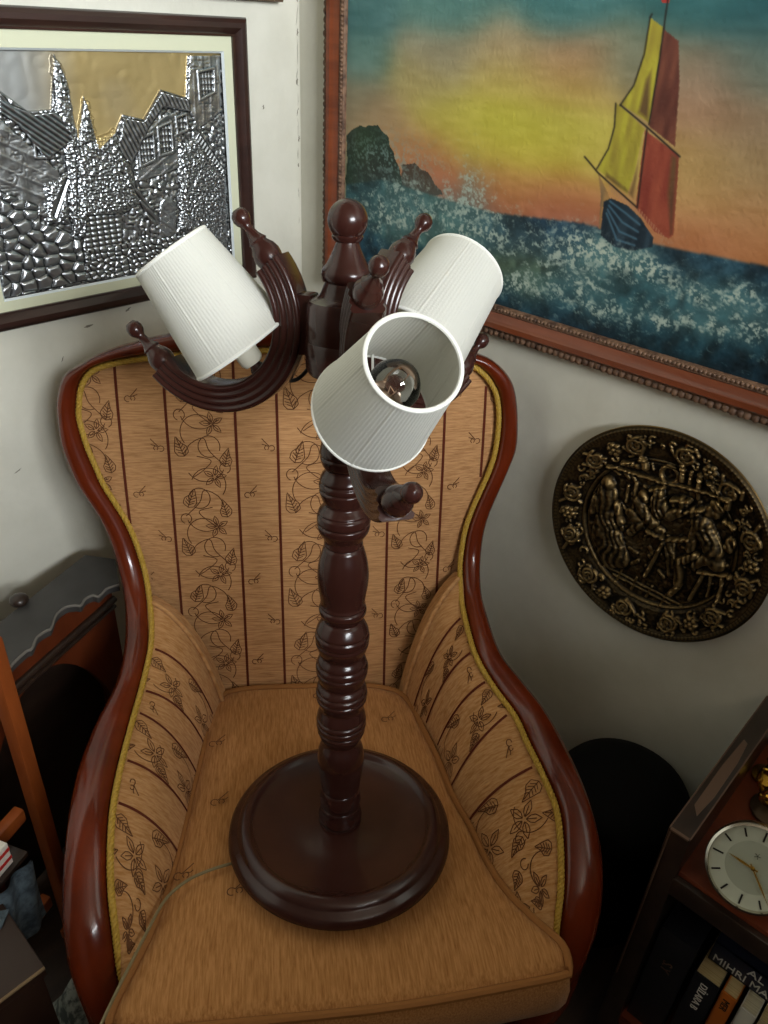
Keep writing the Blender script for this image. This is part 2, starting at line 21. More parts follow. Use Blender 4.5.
def mat(name, col, rough=0.5, metal=0.0, coat=0.0, spec=0.5, noise=None, bump=None, sub=None, sheen=0.0, trans=0.0, ior=1.45):
    """noise = (scale xyz, colour 2, low, high)   bump = (scale xyz, strength, distance)"""
    m = bpy.data.materials.new(name)
    m.use_nodes = True
    nt = m.node_tree
    b = nt.nodes['Principled BSDF']
    b.inputs['Base Color'].default_value = lin(col)
    b.inputs['Roughness'].default_value = rough
    b.inputs['Metallic'].default_value = metal
    b.inputs['Coat Weight'].default_value = coat
    b.inputs['Coat Roughness'].default_value = 0.06
    b.inputs['Specular IOR Level'].default_value = spec
    b.inputs['Sheen Weight'].default_value = sheen
    b.inputs['Transmission Weight'].default_value = trans
    b.inputs['IOR'].default_value = ior
    if noise or bump:
        tc = nt.nodes.new('ShaderNodeTexCoord')
    if noise:
        sc, c2, lo, hi = noise
        mp = nt.nodes.new('ShaderNodeMapping'); mp.inputs['Scale'].default_value = sc
        n = nt.nodes.new('ShaderNodeTexNoise'); n.inputs['Scale'].default_value = 1.0
        n.inputs['Detail'].default_value = 5.0; n.inputs['Roughness'].default_value = 0.6
        r = nt.nodes.new('ShaderNodeValToRGB')
        r.color_ramp.elements[0].position = lo; r.color_ramp.elements[1].position = hi
        r.color_ramp.elements[0].color = lin(c2); r.color_ramp.elements[1].color = lin(col)
        nt.links.new(tc.outputs['Object'], mp.inputs['Vector'])
        nt.links.new(mp.outputs['Vector'], n.inputs['Vector'])
        nt.links.new(n.outputs['Fac'], r.inputs['Fac'])
        nt.links.new(r.outputs['Color'], b.inputs['Base Color'])
    if bump:
        sc, st, dist = bump
        mp2 = nt.nodes.new('ShaderNodeMapping'); mp2.inputs['Scale'].default_value = sc
        n2 = nt.nodes.new('ShaderNodeTexNoise'); n2.inputs['Scale'].default_value = 1.0
        n2.inputs['Detail'].default_value = 4.0
        bp = nt.nodes.new('ShaderNodeBump'); bp.inputs['Strength'].default_value = st; bp.inputs['Distance'].default_value = dist
        nt.links.new(tc.outputs['Object'], mp2.inputs['Vector'])
        nt.links.new(mp2.outputs['Vector'], n2.inputs['Vector'])
        nt.links.new(n2.outputs['Fac'], bp.inputs['Height'])
        nt.links.new(bp.outputs['Normal'], b.inputs['Normal'])
    return m

def attr_mat(name, rough=0.5, metal=0.0, spec=0.5, bump=None, coat=0.0):
    m = mat(name, (128, 128, 128), rough, metal, spec=spec, bump=bump, coat=coat)
    nt = m.node_tree
    a = nt.nodes.new('ShaderNodeAttribute'); a.attribute_name = 'paint'
    nt.links.new(a.outputs['Color'], nt.nodes['Principled BSDF'].inputs['Base Color'])
    return m

M = {}
M['wall'] = mat('wall_plaster', (212, 210, 196), 0.75, noise=((9, 9, 9), (203, 201, 186), 0.3, 0.6), bump=((55, 55, 40), 0.25, 0.004))
M['ceiling'] = mat('ceiling_darkened', (120, 108, 92), 0.8)  # unseen ceiling, made dark to cut bounced light
M['wall_far'] = mat('wall_far_darkened', (66, 54, 42), 0.7)  # unseen walls, toned dark to keep bounce off the seat
M['floor'] = mat('floor_boards', (62, 44, 34), 0.55, noise=((3, 30, 3), (38, 26, 20), 0.3, 0.7))
M['crack'] = mat('plaster_crack', (122, 118, 104), 0.9)
M['rail'] = mat('polished_mahogany', (104, 37, 13), 0.20, coat=0.2, spec=0.42, noise=((14, 14, 5), (78, 27, 9), 0.3, 0.68), bump=((26, 26, 12), 0.10, 0.004))
M['chip'] = mat('chipped_varnish', (196, 150, 120), 0.5)
M['fabric_back'] = mat('woven_fabric_back', (198, 150, 102), 0.85, spec=0.2, sheen=0.1, noise=((26, 300, 420), (160, 114, 72), 0.3, 0.62), bump=((60, 300, 500), 0.35, 0.002))
M['fabric_seat'] = mat('woven_fabric_seat', (184, 132, 80), 0.85, spec=0.2, sheen=0.1, noise=((420, 24, 300), (146, 96, 48), 0.3, 0.62), bump=((500, 50, 300), 0.4, 0.002))
M['fabric_arm'] = mat('woven_fabric_arm', (188, 142, 94), 0.85, spec=0.2, sheen=0.1, noise=((60, 320, 60), (160, 110, 60), 0.3, 0.62), bump=((80, 420, 80), 0.4, 0.002))
M['stripe'] = mat('woven_stripe', (92, 42, 28), 0.85, spec=0.15)
M['stitch'] = mat('vine_stitching', (98, 64, 40), 0.85, spec=0.15)
M['rope'] = mat('gold_cord', (186, 152, 62), 0.6, noise=((300, 300, 300), (160, 124, 36), 0.3, 0.65))
M['welt'] = mat('seat_welt', (146, 98, 54), 0.8, spec=0.2)
M['underlining'] = mat('black_underlining', (30, 26, 22), 0.9)
M['lampwood'] = mat('dark_brown_lacquer', (58, 31, 25), 0.24, coat=0.15, spec=0.4, noise=((9, 9, 9), (48, 23, 19), 0.3, 0.7))
M['shade_rim'] = mat('shade_rim', (232, 232, 224), 0.7)
M['cream_plastic'] = mat('cream_plastic', (222, 218, 200), 0.35)
M['cord'] = mat('pale_flex', (122, 110, 78), 0.5)
M['copper'] = mat('lamp_cap', (206, 176, 150), 0.35, metal=.6)
M['steel'] = mat('brushed_steel', (190, 188, 182), 0.25, metal=1.0)
M['dark_frame'] = mat('dark_picture_moulding', (58, 36, 30), 0.3, coat=0.3, noise=((6, 40, 40), (40, 25, 21), 0.3, 0.7))
M['mount'] = mat('pale_green_mount', (206, 208, 180), 0.85)
M['bevel'] = mat('mount_bevel', (214, 222, 222), 0.5)
M['relief'] = attr_mat('embossed_metal', 0.3, 1.0)
def _sheet():
    # the smooth sky of the sheet is duller than the worked metal
    nt = M['relief'].node_tree; b = nt.nodes['Principled BSDF']
    a = [n for n in nt.nodes if n.bl_idname == 'ShaderNodeAttribute'][0]
    for sock, lo, hi in (('Metallic', .6, .95), ('Roughness', .42, .30)):
        r = nt.nodes.new('ShaderNodeMapRange'); r.inputs['To Min'].default_value = lo; r.inputs['To Max'].default_value = hi
        nt.links.new(a.outputs['Alpha'], r.inputs['Value']); nt.links.new(r.outputs['Result'], b.inputs[sock])
_sheet()
M['gilt_frame'] = mat('brown_gilt_moulding', (96, 66, 36), 0.4)
M['paint_wood'] = mat('orange_wood_moulding', (128, 64, 34), 0.35, coat=0.25, noise=((6, 6, 60), (98, 46, 24), 0.3, 0.7))
M['carved'] = mat('carved_dark_edge', (128, 98, 76), 0.55, noise=((90, 90, 90), (74, 52, 40), 0.35, 0.6))
M['canvas'] = attr_mat('oil_paint', 0.5, 0.0, spec=0.35, bump=((260, 260, 260), 0.15, 0.002))
M['brass'] = attr_mat('highlighted_brass', 0.42, 0.75)
M['shelfwood'] = mat('dark_worn_wood', (52, 38, 30), 0.35, coat=0.3, noise=((10, 30, 30), (34, 24, 19), 0.3, 0.7))
M['wear_highlight'] = mat('worn_wood_and_highlight', (100, 78, 64), 0.45)  # tone of the worn patch and of the painted edge highlights
M['shelfboard'] = mat('red_brown_board', (126, 60, 34), 0.4, noise=((20, 6, 20), (98, 44, 24), 0.3, 0.7))
M['dial'] = mat('clock_dial', (186, 192, 176), 0.45)
M['dial_in'] = mat('clock_dial_centre', (164, 170, 154), 0.45)
M['ink'] = mat('black_ink', (20, 19, 17), 0.5)
M['clockbody'] = mat('bronze_clock_case', (92, 76, 58), 0.35, metal=0.6)
M['chrome'] = mat('bright_bezel', (205, 200, 188), 0.18, metal=1.0)
M['gold'] = mat('gilt_metal', (206, 166, 70), 0.25, metal=1.0)
M['paper'] = mat('book_pages', (220, 200, 150), 0.85, noise=((500, 5, 5), (196, 172, 120), 0.35, 0.6))
M['paper_white'] = mat('book_pages_white', (226, 220, 190), 0.85, noise=((500, 5, 5), (200, 190, 158), 0.35, 0.6))
M['cover_black'] = mat('black_cover', (32, 34, 40), 0.4)
M['cover_navy'] = mat('navy_cover', (30, 34, 52), 0.35)
M['cover_orange'] = mat('orange_cover', (196, 108, 40), 0.45)
M['cover_white'] = mat('white_cover', (214, 212, 200), 0.5)
M['cover_ivory'] = mat('ivory_cover', (196, 176, 136), 0.5)
M['letter'] = mat('pale_lettering', (214, 214, 208), 0.5)
M['blackvinyl'] = mat('black_vinyl', (9, 9, 9), 0.7, spec=0.15)
M['console_top'] = mat('dark_grey_top', (70, 68, 66), 0.55, noise=((12, 12, 12), (56, 54, 52), 0.3, 0.7))
M['console_edge'] = mat('scallop_edge_highlight', (112, 107, 100), 0.4)  # paler than the top: the highlight along the lip is put into the colour
M['console_wood'] = mat('red_brown_carcase', (112, 52, 26), 0.35, coat=0.3, noise=((20, 20, 5), (80, 34, 16), 0.3, 0.7))
M['rackwood'] = mat('orange_brown_rack', (156, 80, 34), 0.4, coat=0.2, noise=((30, 30, 6), (118, 56, 22), 0.3, 0.7))
M['red'] = mat('red_print', (188, 40, 36), 0.5)
M['white'] = mat('white_paper', (226, 222, 212), 0.6)
M['bluegrey'] = mat('blue_grey_cloth', (96, 112, 122), 0.85, noise=((60, 60, 60), (60, 72, 80), 0.4, 0.6))
M['greycloth'] = mat('grey_patterned_cloth', (156, 160, 152), 0.85, noise=((45, 45, 45), (74, 80, 78), 0.45, 0.56))
M['boxwood'] = mat('dark_brown_box', (58, 38, 28), 0.45, noise=((8, 8, 8), (44, 28, 20), 0.3, 0.7))
M['boxtrim'] = mat('pale_box_trim', (128, 106, 76), 0.5)

def shade_material():
    m = bpy.data.materials.new('pleated_white_shade'); m.use_nodes = True
    nt = m.node_tree
    out = nt.nodes['Material Output']; b = nt.nodes['Principled BSDF']
    b.inputs['Base Color'].default_value = lin((228, 228, 220)); b.inputs['Roughness'].default_value = 0.8
    b.inputs['Specular IOR Level'].default_value = 0.25
    tr = nt.nodes.new('ShaderNodeBsdfTranslucent'); tr.inputs['Color'].default_value = lin((232, 230, 218))
    mx = nt.nodes.new('ShaderNodeMixShader'); mx.inputs['Fac'].default_value = 0.28
    tc = nt.nodes.new('ShaderNodeTexCoord'); mp = nt.nodes.new('ShaderNodeMapping'); mp.inputs['Scale'].default_value = (500, 500, 500)
    n = nt.nodes.new('ShaderNodeTexNoise'); n.inputs['Scale'].default_value = 1.0
    bp = nt.nodes.new('ShaderNodeBump'); bp.inputs['Strength'].default_value = 0.25; bp.inputs['Distance'].default_value = 0.002
    nt.links.new(tc.outputs['Object'], mp.inputs['Vector']); nt.links.new(mp.outputs['Vector'], n.inputs['Vector'])
    nt.links.new(n.outputs['Fac'], bp.inputs['Height']); nt.links.new(bp.outputs['Normal'], b.inputs['Normal'])
    nt.links.new(b.outputs['BSDF'], mx.inputs[1]); nt.links.new(tr.outputs['BSDF'], mx.inputs[2])
    nt.links.new(mx.outputs['Shader'], out.inputs['Surface'])
    return m
M['shade'] = shade_material()

def glass_material():
    m = bpy.data.materials.new('clear_bulb_glass'); m.use_nodes = True
    nt = m.node_tree; out = nt.nodes['Material Output']
    g = nt.nodes.new('ShaderNodeBsdfGlossy'); g.inputs['Roughness'].default_value = 0.03
    t = nt.nodes.new('ShaderNodeBsdfTransparent'); t.inputs['Color'].default_value = (0.93, 0.93, 0.92, 1)
    fr = nt.nodes.new('ShaderNodeFresnel'); fr.inputs['IOR'].default_value = 1.5
    mx = nt.nodes.new('ShaderNodeMixShader')
    nt.links.new(fr.outputs['Fac'], mx.inputs['Fac']); nt.links.new(t.outputs['BSDF'], mx.inputs[1]); nt.links.new(g.outputs['BSDF'], mx.inputs[2])
    nt.links.new(mx.outputs['Shader'], out.inputs['Surface'])
    return m
M['glass'] = glass_material()

# ------------------------------------------------------------------ helpers
def link(o, parent=None):
    COL.objects.link(o)
    if parent is not None:
        o.parent = parent
    return o

class MB:
    """collects geometry for ONE mesh object"""
    def __init__(s): s.v = []; s.f = []; s.mi = []
    def add(s, vs, fs, mi=0):
        o = len(s.v); s.v += [tuple(map(float, v)) for v in vs]
        s.f += [tuple(i + o for i in f) for f in fs]; s.mi += [mi] * len(fs)
    def grid(s, rows, mi=0, closed_u=False, flip=False):
        n = len(rows); m = len(rows[0]); vs = [p for r in rows for p in r]; fs = []
        for i in range(n - 1):
            for j in range(m if closed_u else m - 1):
                k = (j + 1) % m
                q = (i * m + j, i * m + k, (i + 1) * m + k, (i + 1) * m + j)
                fs.append(q[::-1] if flip else q)
        s.add(vs, fs, mi)
    def box(s, c, h, R=None, mi=0, bev=0.0):
        """box with chamfered edges; c centre, h half sizes"""
        bm = bmesh.new(); bmesh.ops.create_cube(bm, size=2.0)
        for v in bm.verts: v.co = Vector((v.co.x * h[0], v.co.y * h[1], v.co.z * h[2]))
        if bev > 0: bmesh.ops.bevel(bm, geom=bm.edges[:], offset=bev, segments=2, affect='EDGES', profile=0.6)
        Rm = Matrix(R) if R is not None else Matrix.Identity(3)
        cc = Vector(c)
        bm.verts.index_update()
        s.add([tuple(cc + Rm @ v.co) for v in bm.verts], [tuple(v.index for v in f.verts) for f in bm.faces], mi)
        bm.free()
    def lathe(s, prof, seg=40, Mx=None, mi=0, cap=True):
        rows = []
        for r, z in prof:
            row = []
            for k in range(seg):
                a = 2 * PI * k / seg
                p = Vector((max(r, 1e-5) * math.cos(a), max(r, 1e-5) * math.sin(a), z))
                if Mx is not None: p = Mx @ p
                row.append(tuple(p))
            rows.append(row)
        s.grid(rows, mi, closed_u=True)
    def tube(s, path, r, seg=8, mi=0, caps=True, closed=False):
        P = [Vector(p) for p in path]; n = len(P); rows = []
        up = None
        for i in range(n):
            if closed: t = P[(i + 1) % n] - P[i - 1]
            else: t = P[min(i + 1, n - 1)] - P[max(i - 1, 0)]
            if t.length < 1e-9: t = Vector((0, 0, 1))
            t.normalize()
            if up is None: up = t.orthogonal()
            a = (up - t * up.dot(t))
            if a.length < 1e-6: a = t.orthogonal()
            a.normalize(); up = a; b = t.cross(a)
            rr = r(i / (n - 1)) if callable(r) else r
            rows.append([tuple(P[i] + a * (rr * math.cos(2 * PI * k / seg)) + b * (rr * math.sin(2 * PI * k / seg))) for k in range(seg)])
        if closed: rows.append(rows[0])
        o = len(s.v)
        s.grid(rows, mi, closed_u=True)
        if caps and not closed:
            m = len(rows)
            s.f.append(tuple(o + k for k in range(seg))[::-1]); s.mi.append(mi)
            s.f.append(tuple(o + (m - 1) * seg + k for k in range(seg))); s.mi.append(mi)
    def ball(s, c, r, seg=20, mi=0, sq=(1, 1, 1), Mx=None):
        rows = []
        n = max(6, seg // 2)
        for i in range(n + 1):
            th = PI * i / n
            row = []
            for k in range(seg):
                a = 2 * PI * k / seg
                p = Vector((r * sq[0] * max(math.sin(th), 1e-4) * math.cos(a), r * sq[1] * max(math.sin(th), 1e-4) * math.sin(a), -r * sq[2] * math.cos(th)))
                if Mx is not None: p = Mx @ p
                row.append(tuple(Vector(c) + p))
            rows.append(row)
        s.grid(rows, mi, closed_u=True)
    def prism(s, poly, z0, z1, Mx=None, mi=0):
        """extruded outline; poly list of 2D points"""
        n = len(poly)
        tri = tessellate_polygon([[Vector((p[0], p[1], 0)) for p in poly]])
        vs = [Vector((p[0], p[1], z0)) for p in poly] + [Vector((p[0], p[1], z1)) for p in poly]
        if Mx is not None: vs = [Mx @ v for v in vs]
        fs = [t[::-1] for t in tri] + [tuple(i + n for i in t) for t in tri]
        fs += [(i, (i + 1) % n, (i + 1) % n + n, i + n) for i in range(n)]
        s.add(vs, fs, mi)
    def build(s, name, mats, parent=None, smooth=True, angle=40, fixn=True):
        me = bpy.data.meshes.new(name)
        me.from_pydata(s.v, [], s.f)
        for m in (mats if isinstance(mats, (list, tuple)) else [mats]): me.materials.append(m)
        me.polygons.foreach_set('material_index', s.mi)
        me.validate()
        if fixn:
            bm = bmesh.new(); bm.from_mesh(me)
            bmesh.ops.remove_doubles(bm, verts=bm.verts, dist=1e-6)
            bmesh.ops.recalc_face_normals(bm, faces=bm.faces)
            bm.to_mesh(me); bm.free()
        if smooth:
            me.polygons.foreach_set('use_smooth', [True] * len(me.polygons))
            me.set_sharp_from_angle(angle=math.radians(angle))
        me.update()
        return link(bpy.data.objects.new(name, me), parent)

def empty(name, loc, R=None, label=None, cat=None, group=None):
    o = bpy.data.objects.new(name, None); o.empty_display_size = 0.05
    o.matrix_world = Matrix.Translation(Vector(loc)) @ (Matrix(R).to_4x4() if R is not None else Matrix.Identity(4))
    link(o); tag(o, label, cat, group)
    return o

def tag(o, label=None, cat=None, group=None, kind=None):
    if label: o['label'] = label
    if cat: o['category'] = cat
    if group: o['group'] = group
    if kind: o['kind'] = kind
    return o

def spline(pts, n):
    """Catmull-Rom through points, n samples per span"""
    P = [np.array(p, float) for p in pts]; out = []
    for i in range(len(P) - 1):
        p0 = P[max(i - 1, 0)]; p1 = P[i]; p2 = P[i + 1]; p3 = P[min(i + 2, len(P) - 1)]
        for k in range(n):
            t = k / n
            out.append(0.5 * ((2 * p1) + (-p0 + p2) * t + (2 * p0 - 5 * p1 + 4 * p2 - p3) * t * t + (-p0 + 3 * p1 - 3 * p2 + p3) * t ** 3))
    out.append(P[-1])
    return out

def resample(pts, step):
    P = np.array(pts, float); d = np.r_[0, np.cumsum(np.linalg.norm(np.diff(P, axis=0), axis=1))]
    n = max(2, int(d[-1] / step)); s = np.linspace(0, d[-1], n)
    return np.stack([np.interp(s, d, P[:, k]) for k in range(P.shape[1])], 1)

def text_mesh(body, size, Mx, mb, mi, align='LEFT', depth=0.0006, sx=1.0):
    cu = bpy.data.curves.new('lettering', 'FONT'); cu.body = body; cu.size = size; cu.extrude = depth; cu.align_x = align
    cu.resolution_u = 3
    o = bpy.data.objects.new('lettering', cu); COL.objects.link(o)
    dg = bpy.context.evaluated_depsgraph_get(); dg.update()
    me = o.evaluated_get(dg).to_mesh()
    mb.add([tuple(Mx @ Vector((v.co.x * sx, v.co.y, v.co.z))) for v in me.vertices], [tuple(p.vertices) for p in me.polygons], mi)
    o.evaluated_get(dg).to_mesh_clear()
    bpy.data.objects.remove(o); bpy.data.curves.remove(cu)

def basis(x, y, z, o=(0, 0, 0)):
    m = Matrix((x, y, z)).transposed().to_4x4(); m.translation = Vector(o); return m

# ------------------------------------------------------------------ the room
def room():
    T = 0.12
    m = MB(); m.box(((XB + XW) / 2, (YF + YW) / 2, -0.05), ((XW - XB) / 2 + T, (YW - YF) / 2 + T, 0.05))
    tag(m.build('floor', M['floor'], smooth=False), kind='structure')
    m = MB(); m.box(((XB + XW) / 2, (YF + YW) / 2, CEIL + 0.05), ((XW - XB) / 2 + T, (YW - YF) / 2 + T, 0.05))
    tag(m.build('ceiling', M['ceiling'], smooth=False), kind='structure')
    m = MB(); m.box(((XB + XW) / 2, YW + T / 2, CEIL / 2), ((XW - XB) / 2 + T, T / 2, CEIL / 2))
    wl = tag(m.build('wall_left', M['wall'], smooth=False), kind='structure')
    m = MB(); m.box((XW + T / 2, (YF + YW) / 2, CEIL / 2), (T / 2, (YW - YF) / 2, CEIL / 2))
    wr = tag(m.build('wall_right', M['wall'], smooth=False), kind='structure')
    m = MB(); m.box((XB - T / 2, (YF + YW) / 2, CEIL / 2), (T / 2, (YW - YF) / 2, CEIL / 2))
    tag(m.build('wall_back', M['wall_far'], smooth=False), kind='structure')
    # the wall with the window
    x0, x1, z0, z1 = WIN
    m = MB(); y = YF - T / 2
    for (a, b, c, d) in ((XB, x0, 0, CEIL), (x1, XW, 0, CEIL), (x0, x1, 0, z0), (x0, x1, z1, CEIL)):
        m.box(((a + b) / 2, y, (c + d) / 2), ((b - a) / 2, T / 2, (d - c) / 2))
    tag(m.build('wall_front', M['wall_far'], smooth=False), kind='structure')
    m = MB(); w = 0.025
    for (a, b, c, d) in ((x0, x0 + 2 * w, z0, z1), (x1 - 2 * w, x1, z0, z1), (x0, x1, z0, z0 + 2 * w), (x0, x1, z1 - 2 * w, z1), ((x0 + x1) / 2 - w, (x0 + x1) / 2 + w, z0, z1)):
        m.box(((a + b) / 2, y, (c + d) / 2), ((b - a) / 2, 0.03, (d - c) / 2), bev=0.004)
    tag(m.build('window_1', M['cream_plastic']), kind='structure')
    # unseen low wall, added to block window light from the lower scene
    m = MB(); m.box(((-1.9 + XW) / 2, -1.55, .735), ((XW + 1.9) / 2, .05, .735)); m.box(((-1.9 + XW) / 2, -1.55, 1.475), ((XW + 1.9) / 2, .07, .015), bev=.003)
    tag(m.build('wall_light_blocker', M['wall_far'], smooth=False), kind='structure')
    # fine cracks and chips in the plaster beside the corner and under the left picture
    m = MB()
    def fleck(x, z, l, w, a):
        n = 7; pts = []
        for i in range(n):
            t = i / (n - 1) - 0.5
            pts.append((x + l * t * math.cos(a) + random.uniform(-1, 1) * w * 0.5, z + l * t * math.sin(a)))
        up = []; lo = []
        for i, (px, pz) in enumerate(pts):
            h = w * 0.5 * math.sin(PI * (i + 0.4) / (n - 0.2)) * random.uniform(0.5, 1.2)
            up.append((px - h * math.sin(a), YW - 0.0006, pz + h * math.cos(a))); lo.append((px + h * math.sin(a), YW - 0.0006, pz - h * math.cos(a)))
        m.grid([up, lo])
    cx = 0.586
    for z, l, w in ((1.455, .03, .002), (1.428, .018, .005), (1.40, .03, .0012), (1.375, .012, .003), (1.345, .04, .0012), (1.31, .02, .0012), (1.298, .012, .005), (1.27, .02, .0012), (1.25, .014, .0025), (1.225, .03, .0012), (1.205, .012, .003), (1.18, .02, .0012), (1.16, .008, .003), (1.11, .02, .001), (1.06, .014, .001)):
        fleck(cx - 0.004 + random.uniform(-.003, .001), z, l, w, PI / 2 + random.uniform(-.15, .15))
    for x, z, l, w, a in ((0.115, 0.945, .016, .004, .1), (0.19, 0.958, .012, .004, .6), (0.06, 0.90, .01, .002, 1.2), (-0.05, 0.73, .014, .003, .4), (0.50, 1.26, .008, .003, 1.5), (0.05, 0.78, .008, .003, .8)):
        fleck(x, z, l, w, a)
    m.build('plaster_cracks', M['crack'], wl, smooth=False, fixn=False)

WIN = (-1.40, -0.10, 1.30, 2.45)
room()

# ------------------------------------------------------------------ armchair
BT = math.tan(math.radians(12))
def backY(z): return 0.25 + (z - 0.39) * BT

# ---- stitched vine pattern: 2D line drawings turned into thin raised ribbons
def circ(cx, cy, r, a0, a1, n=16): return [(cx + r * math.cos(a0 + (a1 - a0) * i / n), cy + r * math.sin(a0 + (a1 - a0) * i / n)) for i in range(n + 1)]
def rot2(pts, a, ox=0, oy=0, s=1.0, mx=1): return [(ox + mx * s * (x * math.cos(a) - y * math.sin(a)), oy + s * (x * math.sin(a) + y * math.cos(a))) for x, y in pts]
def flower(r=1.0):
    L = []
    for k in range(5):
        a = PI / 2 + k * 2 * PI / 5
        pet = [(0.12, 0), (0.35, .17), (0.62, .2), (1.0, 0), (0.62, -.2), (0.35, -.17), (0.12, 0)]
        L.append(rot2(pet, a, 0, 0, r)); L.append(rot2([(0.15, 0), (0.7, 0)], a, 0, 0, r))
    return L
def leaf(l=1.0):
    o = [(0, 0), (-.3, .12), (-.42, .4), (-.3, .7), (-.02, 1.25), (.12, .8), (.36, .5), (.34, .15), (0, 0)]
    L = [[(x * l, y * l) for x, y in o], [(0, 0), (-.01 * l, 1.1 * l)]]
    for t in (.15, .32, .5, .68): L.append([(0, t * l), (-.3 * l * (1 - abs(t - .35)), (t + .2) * l)]); L.append([(0, t * l), (.28 * l * (1 - abs(t - .25)), (t + .18) * l)])
    return L
def vine_lite(W, p, mx):
    L = [rot2(q, .2, .12 * W, .16 * p, 1, mx) for q in flower(.25 * W)]
    L += [rot2(q, .5, -.26 * W, -.34 * p, 1, mx) for q in leaf(.27 * W)]
    L += [rot2(q, -.5, .30 * W, -.56 * p, 1, mx) for q in leaf(.23 * W)]
    L += [rot2(circ(-.08 * W, -.02 * p, .25 * W, .8, 3.9, 22), 0, 0, 0, 1, mx)]
    L += [rot2(circ(-.30 * W, .34 * p, .08 * W, -1.2, 4.0, 12), 0, 0, 0, 1, mx)]
    return L
def vine_unit(W, p, mx):
    """one repeat, centred on (0,0); W band width, p pitch"""
    L = []
    L += [rot2(q, .2, .16 * W, .20 * p, 1, mx) for q in flower(.19 * W)]
    L += [rot2(q, .35, -.29 * W, -.40 * p, 1, mx) for q in leaf(.27 * W)]
    L += [rot2(q, -.25, .33 * W, -.60 * p, 1, mx) for q in leaf(.245 * W)]
    L += [rot2(circ(-.06 * W, .05 * p, .27 * W, .3, 3.8, 22), 0, 0, 0, 1, mx)]
    L += [rot2(circ(-.33 * W, .37 * p, .085 * W, -1.2, 4.4, 14), 0, 0, 0, 1, mx)]
    L += [rot2(circ(.10 * W, -.22 * p, .17 * W, -.4, 5.2, 20), 0, 0, 0, 1, mx)]
    L += [rot2(circ(.02 * W, -.52 * p, .31 * W, 3.7, 5.9, 14), 0, 0, 0, 1, mx)]
    st = [(-.29 * W, -.40 * p), (-.20 * W, -.18 * p), (.02 * W, -.06 * p), (.10 * W, -.30 * p), (.33 * W, -.58 * p)]
    L += [rot2([tuple(q) for q in spline(st, 5)], 0, 0, 0, 1, mx)]
    L += [rot2([tuple(q) for q in spline([(.16 * W, .20 * p), (-.02 * W, .36 * p), (-.12 * W, .52 * p), (.10 * W, .60 * p)], 5)], 0, 0, 0, 1, mx)]
    return L
def squiggle(s, mx=1):
    L = [circ(-.3, -.1, .32, .6, 5.2, 10), [(-.05, .1), (.2, .35), (.75, .95)], circ(.25, -.05, .24, -1.2, 4.2, 10), [(.25, .2), (.55, .15), (.75, .35)]]
    return [rot2(q, 0, 0, 0, s, mx) for q in L]

def ribbons(mb, lines, surf, width, mi, inside=None, off=0.0009, step=0.006, vscale=1.0):
    """lines in surface coordinates (metres) -> ribbons lying on surf(u, v) -> (point, normal)"""
    for ln in lines:
        P = resample(ln, step) if len(ln) > 1 else ln
        if vscale != 1.0 and len(ln) > 1:
            q_ = resample([(x, y * vscale) for x, y in ln], step); q_[:, 1] /= vscale; P = q_
        run = []
        def flush():
            if len(run) > 1:
                a = []; b = []
                for i, (p, n) in enumerate(run):
                    t = run[min(i + 1, len(run) - 1)][0] - run[max(i - 1, 0)][0]
                    sd = n.cross(t)
                    if sd.length < 1e-9: sd = Vector((1, 0, 0))
                    sd.normalize()
                    a.append(tuple(p + n * off + sd * width / 2)); b.append(tuple(p + n * off - sd * width / 2))
                mb.grid([a, b], mi)
        for u, v in P:
            if inside is not None and not inside(u, v):
                flush(); run = []; continue
            run.append(surf(u, v))
        flush(); run = []

